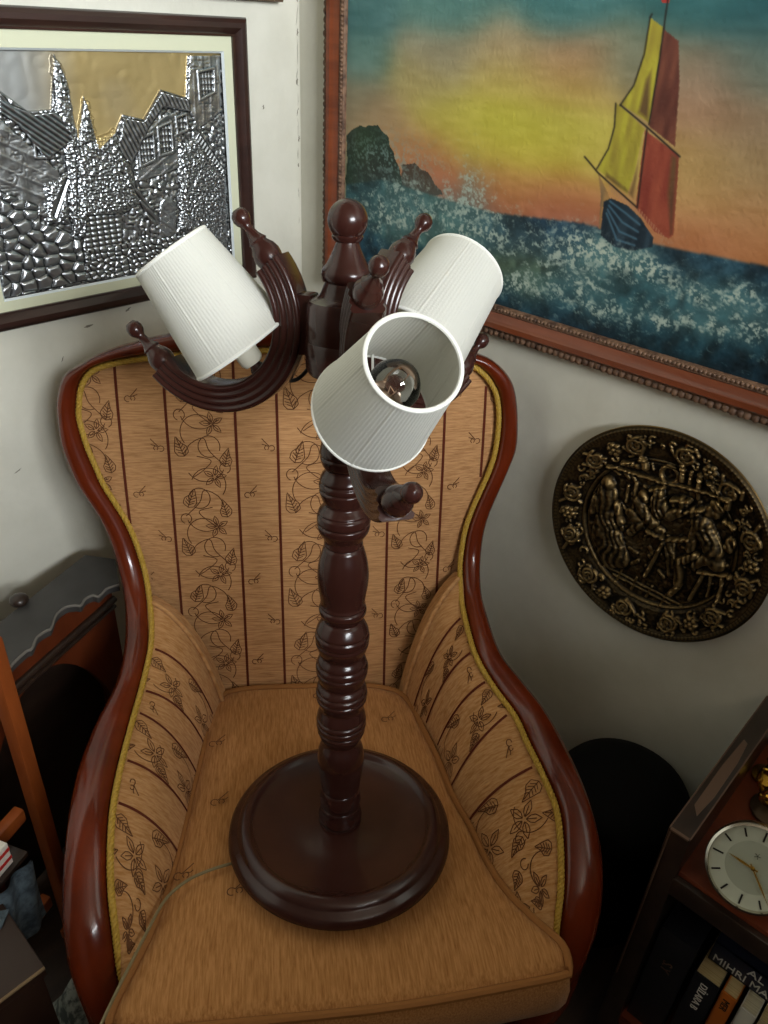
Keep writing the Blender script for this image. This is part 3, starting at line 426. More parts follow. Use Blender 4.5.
def armchair():
    Co, yaw = D['chair']
    ch = empty('armchair', Co, Matrix.Rotation(yaw, 3, 'Z'),
               'old tan vine-patterned upholstered armchair with curved glossy red-brown wooden frame', 'armchair')
    rail = {}
    for sgn, L in zip((-1, 1), D['rail']):
        pts = [(np.array(o), np.array(i)) for o, i in L]
        # the front legs run on from the arm fronts down to the floor
        o, i = pts[-1]
        for z, dx, dy in ((o[2] - .09, -.012, -.01), (.22, -.03, -.012), (.10, -.045, -.006), (.0, -.05, .0)):
            oo = np.array([o[0] + sgn * dx, o[1] + dy, z]); w = 0.05 + 0.0 * dx
            pts.append((oo, oo + np.array([-sgn * w, 0, 0])))
        rail[sgn] = pts
    seq = list(reversed(rail[-1])) + rail[1][1:]
    E = spline([p[0] for p in seq], 5); I = spline([p[1] for p in seq], 5)
    n = len(E)
    # the camera side of the strip: bulged section
    sec = [(0.0, -.034), (0.0, -.004), (.05, .004), (.16, .009), (.35, .0125), (.55, .013), (.75, .0105), (.9, .005), (.985, -.005), (1.0, -.016), (.98, -.034)]
    rows = []; NRM = []
    for k in range(n):
        a = E[k] - I[k]; t = E[min(k + 1, n - 1)] - E[max(k - 1, 0)]
        t = t / np.linalg.norm(t); nn = np.cross(a, t); nn = nn / np.linalg.norm(nn)
        if nn[1] > 0: nn = -nn
        NRM.append(nn)
    NRM = [sum(NRM[max(0, k - 3):k + 4]) for k in range(n)]
    NRM = [v / np.linalg.norm(v) for v in NRM]
    for k in range(n):
        a = E[k] - I[k]
        rows.append([tuple(I[k] + a * s + NRM[k] * h) for s, h in sec])
    m = MB(); m.grid(rows, 0, closed_u=True)
    m.f.append(tuple(range(len(sec)))); m.mi.append(0)
    m.f.append(tuple(len(sec) * (n - 1) + q for q in range(len(sec)))); m.mi.append(0)
    # worn spots in the varnish of the left and right arm fronts
    m.build('wooden_frame', M['rail'], ch, angle=60)
    # rope
    lo_l = rail[-1][-5][1]; 
    cpts = [p for p in list(reversed(rail[-1][:-4])) + rail[1][1:-4]]
    ctr = spline([p[1] for p in cpts], 6); ed = spline([p[0] for p in cpts], 6)
    path = []
    for k in range(len(ctr)):
        a = ctr[k] - ed[k]; a = a / np.linalg.norm(a)
        t = ctr[min(k + 1, len(ctr) - 1)] - ctr[max(k - 1, 0)]; nn = np.cross(a, t); nn /= np.linalg.norm(nn)
        if nn[1] > 0: nn = -nn
        path.append(np.r_[ctr[k] + a * .0045 + nn * .003, nn])
    P = resample(np.array(path), 0.0022)
    m = MB()
    rs = 0.0021
    for st in range(3):
        strand = []
        acc = 0
        for k in range(len(P)):
            p = P[k, :3]; nn = P[k, 3:]; nn = nn / np.linalg.norm(nn)
            t = P[min(k + 1, len(P) - 1), :3] - P[max(k - 1, 0), :3]; t /= np.linalg.norm(t)
            b = np.cross(t, nn); b /= np.linalg.norm(b); nn = np.cross(b, t)
            if k: acc += np.linalg.norm(P[k, :3] - P[k - 1, :3])
            ph = 2 * PI * acc / 0.016 + st * 2 * PI / 3
            strand.append(tuple(p + rs * (math.cos(ph) * nn + math.sin(ph) * b)))
        m.tube(strand, 0.0026, 6)
    tag(m.build('rope_trim', M['rope'], ch, fixn=False), label='twisted gold cord trim')

    # ---- padded back
    def bound(side):
        pts = [p[1] for p in rail[side] if p[1][1] > backY(p[1][2]) - 0.05]
        z = np.array([p[2] for p in pts]); x = np.array([p[0] for p in pts])
        k = np.argsort(z); return z[k], x[k]
    zl, xl = bound(-1); zr, xr = bound(1)
    zl = np.r_[.34, zl]; xl = np.r_[xl[0] + .03, xl]; zr = np.r_[.34, zr]; xr = np.r_[xr[0] - .03, xr]
    XL = lambda z: float(np.interp(z, zl, xl)); XR = lambda z: float(np.interp(z, zr, xr))
    ztop = max(zl[-1], zr[-1])
    def pad(x, z):
        a, b = XL(z), XR(z)
        t = min(max((x - a) / max(b - a, 1e-4), 0), 1); s = min(max((ztop - z) / .5, 0), 1)
        return 0.022 * (4 * t * (1 - t)) ** .6 * (1 - (1 - s) ** 6) ** .8
    def surf(x, z):
        return Vector((x, backY(z) + .010 - pad(x, z), z)), Vector((0, -.978, .208))
    m = MB(); rows = []
    for z in np.r_[np.linspace(.36, .90, 28), np.linspace(.91, ztop - .002, 16)]:
        a, b = XL(z) - .006, XR(z) + .006
        rows.append([tuple(surf(a + (b - a) * t, z)[0]) for t in np.linspace(0, 1, 31)])
    m.grid(rows, 0)
    ins = lambda x, z: XL(z) + .004 < x < XR(z) - .004 and z < ztop - .008
    st = D['stripes']
    ribbons(m, [[(x, .37), (x, ztop)] for x in st], surf, .0042, 1, ins, step=.02)
    bands = [(st[0] - (st[2] - st[1]), st[0]), (st[1], st[2]), (st[3], st[4]), (st[5], st[6]), (st[7], st[7] + (st[2] - st[1]))]
    pitch = 0.083
    for bi, (a, b) in enumerate(bands):
        W = b - a; c = (a + b) / 2
        for k in range(9):
            z0 = .33 + pitch * k + (.012 if bi % 2 else 0)
            ribbons(m, [[(c + x, z0 + y) for x, y in q] for q in vine_unit(W * .95, pitch, 1 if (k + bi) % 2 else -1)], surf, .0013, 2, ins, step=.0028)
    plain = [(st[0], st[1]), (st[2], st[3]), (st[4], st[5]), (st[6], st[7])]
    for bi, (a, b) in enumerate(plain):
        for k in range(9):
            x = a + (b - a) * (.28 if k % 2 else .78); z0 = .37 + .075 * k
            ribbons(m, [[(x + px, z0 + py) for px, py in q] for q in squiggle(.0145, 1 if k % 2 else -1)], surf, .0013, 2, ins, step=.003)
    m.build('backrest', [M['fabric_back'], M['stripe'], M['stitch']], ch, angle=80, fixn=False)
    # rear cover of the back
    m = MB(); rows = []
    for z in np.linspace(.22, ztop - .012, 24):
        zz = max(z, .36); a, b = XL(min(zz, ztop - .02)) + .004, XR(min(zz, ztop - .02)) - .004
        rows.append([(a + (b - a) * t, backY(z) + .022 + .022 * (4 * t * (1 - t)) ** .5 * min(1, max(0, ztop - .012 - z) / .15) ** .5, z) for t in np.linspace(0, 1, 17)])
    m.grid(rows, 0)
    m.build('rear_cover', M['fabric_back'], ch, angle=80)

    # ---- padded arms
    for sgn, prs in zip((-1, 1), D['armp']):
        R0 = [np.array(p[0]) for p in prs]; B0 = [np.array(p[1]) for p in prs]
        R = spline(R0, 6); B = spline(B0, 6)
        sl = np.r_[0, np.cumsum([np.linalg.norm((R[k + 1] + B[k + 1]) / 2 - (R[k] + B[k]) / 2) for k in range(len(R) - 1)])]
        S = sl[-1]
        def arm_surf(u, v, R=R, B=B, sl=sl):
            """u along the arm 0..S, v 0 at the cord .. 1 down at the seat"""
            r = np.array([np.interp(u, sl, [p[c] for p in R]) for c in range(3)])
            b = np.array([np.interp(u, sl, [p[c] for p in B]) for c in range(3)])
            b = b - np.array([0, 0, .02])
            c = r * .30 + b * .70; c[2] = r[2] - .012 + 0.25 * (b[2] - r[2]) * 0.2
            q = (1 - v) ** 2 * r + 2 * v * (1 - v) * c + v * v * b
            return q
        def asurf(u, v):
            p = arm_surf(u, v); du = arm_surf(min(u + .004, S), v) - arm_surf(max(u - .004, 0), v); dv = arm_surf(u, min(v + .02, 1)) - arm_surf(u, max(v - .02, 0))
            nn = np.cross(du, dv); nn /= max(np.linalg.norm(nn), 1e-9)
            if nn[0] * sgn > 0 or (abs(nn[0]) < .05 and nn[2] < 0): nn = -nn
            return Vector(p), Vector(nn)
        m = MB()
        us = np.linspace(0, S, 46); vs = np.linspace(0, 1, 22)
        rows = [[tuple(arm_surf(u, v)) for v in vs] for u in us]
        m.grid(rows, 0)
        # rounded rear edge of the pad turning into the back
        e0 = [np.array(p) for p in rows[0]]
        turn = [[tuple(p + np.array([-sgn * .004 * q, .011 * q, -.004 * q])) for p in e0] for q in (0, 1, 2)]
        m.grid(turn, 0)
        m.tube([tuple(p + np.array([-sgn * .002, -.002, .001])) for p in e0[1:]], .0042, 8, 0)
        Lv = np.linalg.norm(np.array(arm_surf(S * .5, 0)) - np.array(arm_surf(S * .5, 1))) * 1.08
        insa = lambda u, v: .004 < u < S - .002 and .03 < v < .99
        U = lambda st: float(np.interp(st * 6, range(len(sl)), sl))
        ks = [U(1.05), U(2.0), U(2.8), U(3.85), U(4.85), U(8.2)]
        ribbons(m, [[(k, t) for t in np.linspace(.03, .99, 24)] for k in ks], asurf, .0040, 1, insa, step=.05)
        for n_, (a, b, dn) in enumerate(((ks[0], ks[1], 1), (ks[1], ks[2], 0), (ks[2], ks[3], 1), (ks[3], ks[4], 0), (ks[4], ks[4] * .45 + ks[5] * .55, 1), (ks[4] * .45 + ks[5] * .55, ks[5], 1))):
            c = (a + b) / 2
            if dn:
                for k in range(2):
                    v0 = .27 + .48 * k + .06 * (n_ % 2)
                    ribbons(m, [[(c + x * 1.1, v0 + y * 1.55 / Lv) for x, y in q] for q in vine_lite(max(b - a, .052) * .98, .062, 1 if (k + n_) % 2 else -1)], asurf, .0013, 2, lambda u, v, a=a, b=b: insa(u, v) and a + .001 < u < b - .001, step=.002, vscale=Lv)
            else:
                ribbons(m, [[(c + x, .2 + y / Lv) for x, y in q] for q in squiggle(.015, 1)], asurf, .0013, 2, insa, step=.002, vscale=Lv)
        m.build('arm_pad', [M['fabric_arm'], M['stripe'], M['stitch']], ch, angle=80, fixn=False)
        # outer side under the rail
        m = MB(); rows = []
        pts = [p for p in rail[sgn] if p[1][1] < backY(p[1][2]) - .0 and p[0][2] > .4 or False]
        pts = [p for p in rail[sgn] if p[0][2] < .66 and p[0][2] > .40]
        for o, i in pts:
            top = o * .55 + i * .45; rows.append([tuple(top + (np.array([top[0] * .93, top[1], .20]) - top) * t + np.array([sgn * .010 * math.sin(PI * t), 0, -.014 * (1 - t)])) for t in np.linspace(0, 1, 8)])
        m.grid(rows, 0)
        m.build('outer_side', M['fabric_arm'], ch, angle=80)

    # ---- seat cushion
    nl, b0 = D['seatplane']; nl = np.array(nl); b0 = np.array(b0)
    pz = lambda x, y: b0[2] - (nl[0] * (x - b0[0]) + nl[1] * (y - b0[1])) / nl[2]
    cl, cr = [spline(c, 4) for c in D['cush']]
    fr = spline(D['cushfront'], 6)
    rows = []; N = 33
    top_z = lambda x, y, t, q: pz(x, y) - .010 * abs(2 * t - 1) ** 5 - .0
    for k in range(len(cl)):
        q = k / (len(cl) - 1)
        a, b = cl[k], cr[k]
        row = []
        for j in range(N):
            t = j / (N - 1)
            p = a + (b - a) * t
            bow = 0.0
            if q > .8:
                # bow the last rows to the bowed front edge
                f = (q - .8) / .2
                fx = p[0]; fy = float(np.interp(fx, [w[0] for w in fr], [w[1] for w in fr]))
                p = p * 1.0; bow = (fy - (cl[-1] + (cr[-1] - cl[-1]) * t)[1]) * f * f
            y = p[1] + bow
            row.append((p[0], y, top_z(p[0], y, t, q) - .012 * max(0, (q - .9) / .1) ** 3))
        rows.append(row)
    m = MB(); m.grid(rows, 0)
    # side wall of the cushion
    per = [r[0] for r in rows] + rows[-1][1:-1] + [r[-1] for r in reversed(rows)] + list(reversed(rows[0][1:-1]))
    cen = np.mean(np.array(per), 0)
    def ring(dz, out):
        o = []
        for p in per:
            d = np.array([p[0] - cen[0], p[1] - cen[1], 0]); d /= np.linalg.norm(d)
            o.append((p[0] + d[0] * out, p[1] + d[1] * out, p[2] + dz))
        return o
    m.grid([ring(0, 0), ring(-.010, .007), ring(-.03, .011), ring(-.06, .011), ring(-.085, .005), ring(-.1, -.01), ring(-.1, -.1)], 0, closed_u=True)
    ssurf = lambda x, y: (Vector((x, y, pz(x, y))), Vector(nl))
    for x, y in ((-.17, .10), (-.16, -.02), (.11, .13), (-.13, -.17), (.10, -.18), (.23, -.15), (-.05, -.20), (.0, .2), (-.2, -.14)):
        ribbons(m, [[(x + px, y + py) for px, py in q] for q in squiggle(.018, 1)], ssurf, .0015, 1, None, step=.003, off=.0012)
    cu = m.build('seat_cushion', [M['fabric_seat'], M['stitch']], ch, angle=70)
    m = MB(); m.tube([(p[0], p[1], p[2] + .0015) for p in ring(-.001, .004)], .0052, 8, 0, closed=True)
    m.build('piping', M['welt'], cu)
    # seat frame under the cushion, webbing board and back legs
    m = MB()
    def fr_outline(z, k):
        return [(-.285 * k, -.225, z), (.285 * k, -.225, z), (.275 * k, -.05, z), (.215 * k, .24, z), (-.215 * k, .24, z), (-.275 * k, -.05, z)]
    rws = [fr_outline(.20, 1), fr_outline(.335, 1)]
    m.grid(rws, 0, closed_u=True); o = len(m.v); m.v += rws[1]; m.f.append(tuple(range(o, o + 6))); m.mi.append(0)
    o = len(m.v); m.v += rws[0]; m.f.append(tuple(range(o, o + 6))[::-1]); m.mi.append(0)
    m.build('seat_frame', M['fabric_seat'], ch, angle=30)
    for s in (-1, 1):
        m = MB(); rows = []
        for z, y, w in ((.24, .235, .022), (.16, .25, .02), (.08, .275, .017), (0, .31, .015)):
            rows.append([(s * .20 + a * w, y + b * w, z) for a, b in ((-1, -1), (1, -1), (1, 1), (-1, 1))])
        m.grid(rows, 0, closed_u=True); m.f += [(0, 1, 2, 3), tuple(len(m.v) - 4 + q for q in range(4))]; m.mi += [0, 0]
        m.build('rear_leg', M['rail'], ch, angle=30)
    return ch
armchair()

# ------------------------------------------------------------------ three-armed lamp
def crescent_section(w, d):
    """reeded section: x across the arm (thickness w), y radial depth d; four reeds on both faces"""
    pts = []
    nr = 4
    def side(sg):
        o = []
        for k in range(nr):
            y0 = -d / 2 + d * k / nr
            for q in range(6):
                t = (q + .5) / 6
                o.append((sg * (w / 2 - .0022 + .0030 * math.sin(PI * t) ** .7), y0 + d / nr * t))
        return o
    pts += [(-w / 2 + .003, -d / 2)] + [(w / 2 - .003, -d / 2)] + side(1) + [(w / 2 - .003, d / 2), (-w / 2 + .003, d / 2)] + list(reversed(side(-1)))
    return pts

FINIAL = [(.0, -.003), (.0125, -.003), (.0125, .0), (.0135, .004), (.0140, .009), (.0125, .015), (.0092, .0205), (.0088, .022), (.0098, .0235), (.0085, .0255), (.0060, .030), (.0046, .036), (.0042, .040), (.0058, .0425), (.0082, .046), (.0090, .050), (.0082, .0545), (.0052, .058), (.0, .0592)]

def lamp():
    bo, R = D['lamp']
    lp = empty('table_lamp', Vector(bo) + Vector((0, 0, .0016)), R, 'tall dark brown turned-wood lamp with three white shades standing on the armchair seat', 'lamp')
    # base
    m = MB()
    Rb = .1505
    prof = [(.0, .012), (Rb - .012, .012), (Rb - .004, .014), (Rb, .020), (Rb - .001, .027), (Rb - .006, .033), (Rb - .012, .0355), (Rb - .0135, .0375), (Rb - .016, .0415), (Rb - .021, .0445), (Rb - .026, .0455), (Rb - .0295, .0445), (Rb - .032, .0415), (Rb - .036, .0395), (.06, .0415), (.03, .043), (.0, .0435)]
    m.lathe(prof, 96)
    base = m.build('base', M['lampwood'], lp, angle=35)
    for a in (-28, 208, 90):
        m = MB(); m.lathe([(.0, 0), (.013, 0), (.017, .005), (.016, .012), (.012, .0135), (0, .0135)], 20, Matrix.Translation((.130 * math.cos(math.radians(a)), .130 * math.sin(math.radians(a)), 0)))
        m.build('foot', M['lampwood'], base)
    m = MB(); pr = [(D['pole'][0][0] * 1.1, .041)] + [tuple(p) for p in D['pole']]
    sp = spline(pr, 8)
    m.lathe([(p[0] - sum(.0016 * math.exp(-((p[1] - q) / .0013) ** 2) for q in D['notch']), p[1]) for p in sp], 48)
    m.build('pole', M['lampwood'], lp, angle=50)
    m = MB(); hb = [tuple(p) for p in D['hub']]
    m.lathe([(0.02, hb[0][1] - .004)] + hb, 56)
    m.build('hub', M['lampwood'], lp, angle=35)
    z, r = D['ball']
    m = MB(); m.ball((0, 0, z), r, 40)
    zz = hb[-1][1]; m.lathe([(.012, zz - .002), (.0145, zz + .001), (.0150, zz + .003), (.012, zz + .006)], 32)
    m.build('ball_finial', M['lampwood'], lp)
    # arms
    HZ = hb[4][1]
    for nm in ('L', 'R', 'F'):
        A = ARMS[nm]
        psi = math.radians(A['psi']); be = math.radians(A['be'])
        rad = Vector((math.sin(psi), -math.cos(psi), 0)); zax = Vector((0, 0, 1))
        tw = math.radians(A.get('twist', 0))
        u = rad * math.cos(be) + zax * math.sin(be); v = -rad * math.sin(be) + zax * math.cos(be)
        nrm = u.cross(v)
        C = zax * A['h'] + rad * A['a']; r = A['r']
        th0, th1 = -math.radians(A['e0']), PI + math.radians(A['e1'])
        sec = crescent_section(.030, .030)
        m = MB(); rows = []
        for k in range(49):
            t = th0 + (th1 - th0) * k / 48
            dr = v * math.cos(t) - u * math.sin(t)
            rows.append([tuple(C + dr * (r + y) + nrm * x) for x, y in sec])
        m.grid(rows, 0, closed_u=True)
        k0 = len(sec)
        m.f.append(tuple(range(k0))); m.mi.append(0); m.f.append(tuple(len(m.v) - k0 + q for q in range(k0))); m.mi.append(0)
        # mounting block against the hub
        hubr = .041; pc = C - rad * (r + .012); d_out = pc.xy.length
        blk = Vector((rad.x, rad.y, 0)) * ((hubr + d_out) / 2) + zax * A['h']
        m.box(blk, ((d_out - hubr) / 2 + .008, .011, .030), Matrix((rad, zax.cross(rad), zax)).transposed(), bev=.003)
        arm = m.build('lamp_arm', M['lampwood'], lp, angle=50)
        for t, sg in ((th0, 1), (th1, -1)):
            dr = v * math.cos(t) - u * math.sin(t)
            tg = (dr.cross(nrm)).normalized()
            if tg.dot(u) < 0: tg = -tg
            x = nrm.normalized(); y = tg.cross(x)
            mm = MB(); mm.lathe([(a, b) for a, b in FINIAL], 24, basis(x, y, tg, C + dr * r))
            mm.build('arm_finial', M['lampwood'], arm)
        # candle socket rising from the middle of the crescent along u, slightly swung
        ax = (Euler((0, 0, 0)).to_matrix() @ u).normalized()
        ax = (u * math.cos(math.radians(A['sw'])) + v * math.sin(math.radians(A['sw']))).normalized()
        ax = (ax + nrm * A.get('sn', 0)).normalized()
        x = nrm - ax * nrm.dot(ax); x.normalize(); y = ax.cross(x)
        B0 = C - u * (r - .013)
        F = basis(x, y, ax, B0)
        mm = MB(); mm.lathe([(0, -.004), (.008, -.004), (.0085, .004), (.006, .009), (.006, .012), (.0, .012)], 20, F)
        mm.build('socket_mount', M['lampwood'], arm)
        mm = MB(); mm.lathe([(0, .010), (.010, .010), (.0125, .014), (.0128, .030), (.0140, .034), (.0140, .050), (.0125, .053), (.011, .056), (.0105, .050), (0, .050)], 24, F)
        mm.build('socket', M['cream_plastic'], arm)
        mm = MB(); mm.lathe([(.009, .050), (.009, .060), (.0104, .064), (.0175, .076), (.0225, .090), (.0222, .101), (.0170, .113), (.008, .120), (.0, .121)], 28, F)
        bulb = mm.build('bulb', M['glass'], arm)
        mm = MB(); mm.lathe([(0, .050), (.0078, .050), (.0078, .064), (.005, .067), (0, .067)], 16, F)
        mm.tube([F @ Vector(p) for p in ((-.004, 0, .066), (-.006, 0, .084), (-.003, .003, .088), (0, -.003, .088), (.003, .003, .088), (.006, 0, .084), (.004, 0, .066))], .0006, 5)
        mm.build('bulb_cap', M['copper'], bulb)
        # pleated shade
        s0, s1, r0, r1 = A['s0'], A['s1'], A['r0'], A['r1']
        mm = MB(); seg = 360
        def shrow(t, inner):
            rr = r0 + (r1 - r0) * t; zc = s0 + (s1 - s0) * t
            return [tuple(F @ Vector(((rr - inner + (.0002 * math.sin(90 * a) + (.0005 if (k % 60) < 2 else 0)) * math.sin(PI * min(1, t * 12) * .5)) * math.cos(a), (rr - inner + (.0002 * math.sin(90 * a) + (.0005 if (k % 60) < 2 else 0))) * math.sin(a), zc))) for k, a in ((k, 2 * PI * k / seg) for k in range(seg))]
        mm.grid([shrow(t, 0) for t in np.linspace(0, 1, 6)], 0, closed_u=True)
        mm.grid([shrow(t, .0016) for t in np.linspace(0, 1, 6)], 0, closed_u=True, flip=True)
        sh = mm.build('lamp_shade', M['shade'], lp, angle=70, fixn=False)
        mm = MB()
        for rr, zc in ((r0, s0), (r1, s1)):
            ringp = [tuple(F @ Vector(((rr - .0008) * math.cos(2 * PI * k / 72), (rr - .0008) * math.sin(2 * PI * k / 72), zc))) for k in range(72)]
            mm.tube(ringp, .0021, 8, closed=True)
        mm.build('shade_rim', M['shade_rim'], sh)
        mm = MB()
        zs = .036
        t = (zs - s0) / (s1 - s0); rr = r0 + (r1 - r0) * t - .001
        mm.tube([tuple(F @ Vector((.0150 * math.cos(2 * PI * k / 30), .0150 * math.sin(2 * PI * k / 30), zs))) for k in range(30)], .0013, 6, closed=True)
        for k in range(3):
            a = 2 * PI * k / 3 + .4
            mm.tube([tuple(F @ Vector((.0150 * math.cos(a), .0150 * math.sin(a), zs))), tuple(F @ Vector((rr * math.cos(a), rr * math.sin(a), zs + .002)))], .0012, 6)
        mm.build('shade_carrier', M['shade_rim'], sh)
        # little wire loop behind the arm
        if nm == 'L':
            w = [C - rad * (r + .014) + zax * -.02 + nrm * .016, C - rad * (r + .012) + zax * -.045 + nrm * .02, C - rad * (r - .004) + zax * -.065 + nrm * .02, C - rad * (r - .02) + zax * -.066 + nrm * .012]
            mm = MB(); mm.tube(spline(w, 6), .0022, 8); mm.build('wire_loop', M['ink'], arm)
    # flex running from the base over the cushion to the front left
    Lw = lp.matrix_world.inverted(); Co, yaw = D['chair']; Cm = Matrix.Translation(Vector(Co)) @ Matrix.Rotation(yaw, 4, 'Z')
    pts = [Lw @ (Cm @ Vector(p)) for p in D['cordpx']]
    pts[-2].z -= .004; pts[-1].z -= .02
    m = MB(); m.tube(spline([tuple(p) for p in pts], 6), .0020, 8)
    m.build('power_cord', M['cord'], lp)

ARMS = dict(
    L=dict(psi=-110.2, be=47.7, h=.709, a=.146, r=.088, e0=-3, e1=-3, sw=7.4, sn=-.154, s0=.031, s1=.143, r0=.0560, r1=.0415),
    R=dict(psi=134.1, be=39.8, h=.702, a=.129, r=.088, e0=-3, e1=-3, sw=-6.6, sn=-.141, s0=.034, s1=.160, r0=.0600, r1=.0495),
    F=dict(psi=13.9, be=37.2, h=.683, a=.133, r=.092, e0=-3, e1=-3, sw=1.3, sn=-.071, s0=.034, s1=.146, r0=.0555, r1=.0405))
lamp()

# ------------------------------------------------------------------ relief helpers (height fields)
def vnoise(X, Y, s, seed=0):
    g = np.random.default_rng(seed).random((64, 64))
    x = X * s; y = Y * s; xi = np.floor(x).astype(int); yi = np.floor(y).astype(int); fx = x - xi; fy = y - yi
    fx = fx * fx * (3 - 2 * fx); fy = fy * fy * (3 - 2 * fy)
    a = g[xi % 64, yi % 64]; b = g[(xi + 1) % 64, yi % 64]; c = g[xi % 64, (yi + 1) % 64]; d = g[(xi + 1) % 64, (yi + 1) % 64]
    return (a * (1 - fx) + b * fx) * (1 - fy) + (c * (1 - fx) + d * fx) * fy

def vor(X, Y, s, seed=0):
    """distance to nearest and second nearest jittered point"""
    g = np.random.default_rng(seed).random((64, 64, 2))
    x = X * s; y = Y * s; xi = np.floor(x).astype(int); yi = np.floor(y).astype(int)
    d1 = np.full(X.shape, 9.0); d2 = np.full(X.shape, 9.0)
    for i in (-1, 0, 1):
        for j in (-1, 0, 1):
            q = g[(xi + i) % 64, (yi + j) % 64]
            d = np.hypot(xi + i + .15 + .7 * q[..., 0] - x, yi + j + .15 + .7 * q[..., 1] - y)
            m = d < d1; d2 = np.where(m, d1, np.minimum(d2, d)); d1 = np.where(m, d, d1)
    return d1, d2

def inpoly(X, Y, poly):
    c = np.zeros(X.shape, bool); n = len(poly)
    for i in range(n):
        x0, y0 = poly[i]; x1, y1 = poly[(i + 1) % n]
        if y0 == y1: continue
        k = ((y0 > Y) != (y1 > Y)) & (X < (x1 - x0) * (Y - y0) / (y1 - y0) + x0)
        c ^= k
    return c

def segdist(X, Y, pts):
    d = np.full(X.shape, 9.0)
    for (x0, y0), (x1, y1) in zip(pts[:-1], pts[1:]):
        dx, dy = x1 - x0, y1 - y0; L = dx * dx + dy * dy + 1e-12
        t = np.clip(((X - x0) * dx + (Y - y0) * dy) / L, 0, 1)
        d = np.minimum(d, np.hypot(X - x0 - t * dx, Y - y0 - t * dy))
    return d

def set_paint(me, rgb_lin):
    at = me.color_attributes.new('paint', 'FLOAT_COLOR', 'POINT')
    c = np.ones((len(me.vertices), 4), np.float32); c[:, :rgb_lin.shape[1]] = rgb_lin
    at.data.foreach_set('color', c.ravel())

def lin_np(c):
    c = np.asarray(c, float) / 255.0
    return np.where(c <= 0.04045, c / 12.92, ((c + 0.055) / 1.055) ** 2.4)

def grid_mesh(name, P, m, parent, colour=None):
    """P (n, m, 3) vertex grid"""
    n, k, _ = P.shape
    idx = np.arange(n * k).reshape(n, k)
    f = np.stack([idx[:-1, :-1], idx[1:, :-1], idx[1:, 1:], idx[:-1, 1:]], -1).reshape(-1, 4)
    me = bpy.data.meshes.new(name)
    me.from_pydata(P.reshape(-1, 3).tolist(), [], f.tolist()); me.materials.append(m)
    me.polygons.foreach_set('use_smooth', [True] * len(me.polygons))
    if colour is not None: set_paint(me, colour.reshape(-1, colour.shape[-1]))
    me.update()
    return link(bpy.data.objects.new(name, me), parent)

def moulding(mb, x0, z0, x1, z1, prof, to3d, mi=0, sides='lrtb'):
    """mitred frame; prof list of (inset from the outer edge, height off the wall)"""
    for a, b in zip(prof[:-1], prof[1:]):
        def loop(p): i, h = p; return [to3d(x0 + i, z0 + i, h), to3d(x1 - i, z0 + i, h), to3d(x1 - i, z1 - i, h), to3d(x0 + i, z1 - i, h)]
        A = loop(a); B = loop(b)
        for k in range(4):
            q = (k + 1) % 4
            mb.add([A[k], A[q], B[q], B[k]], [(0, 1, 2, 3)], mi)

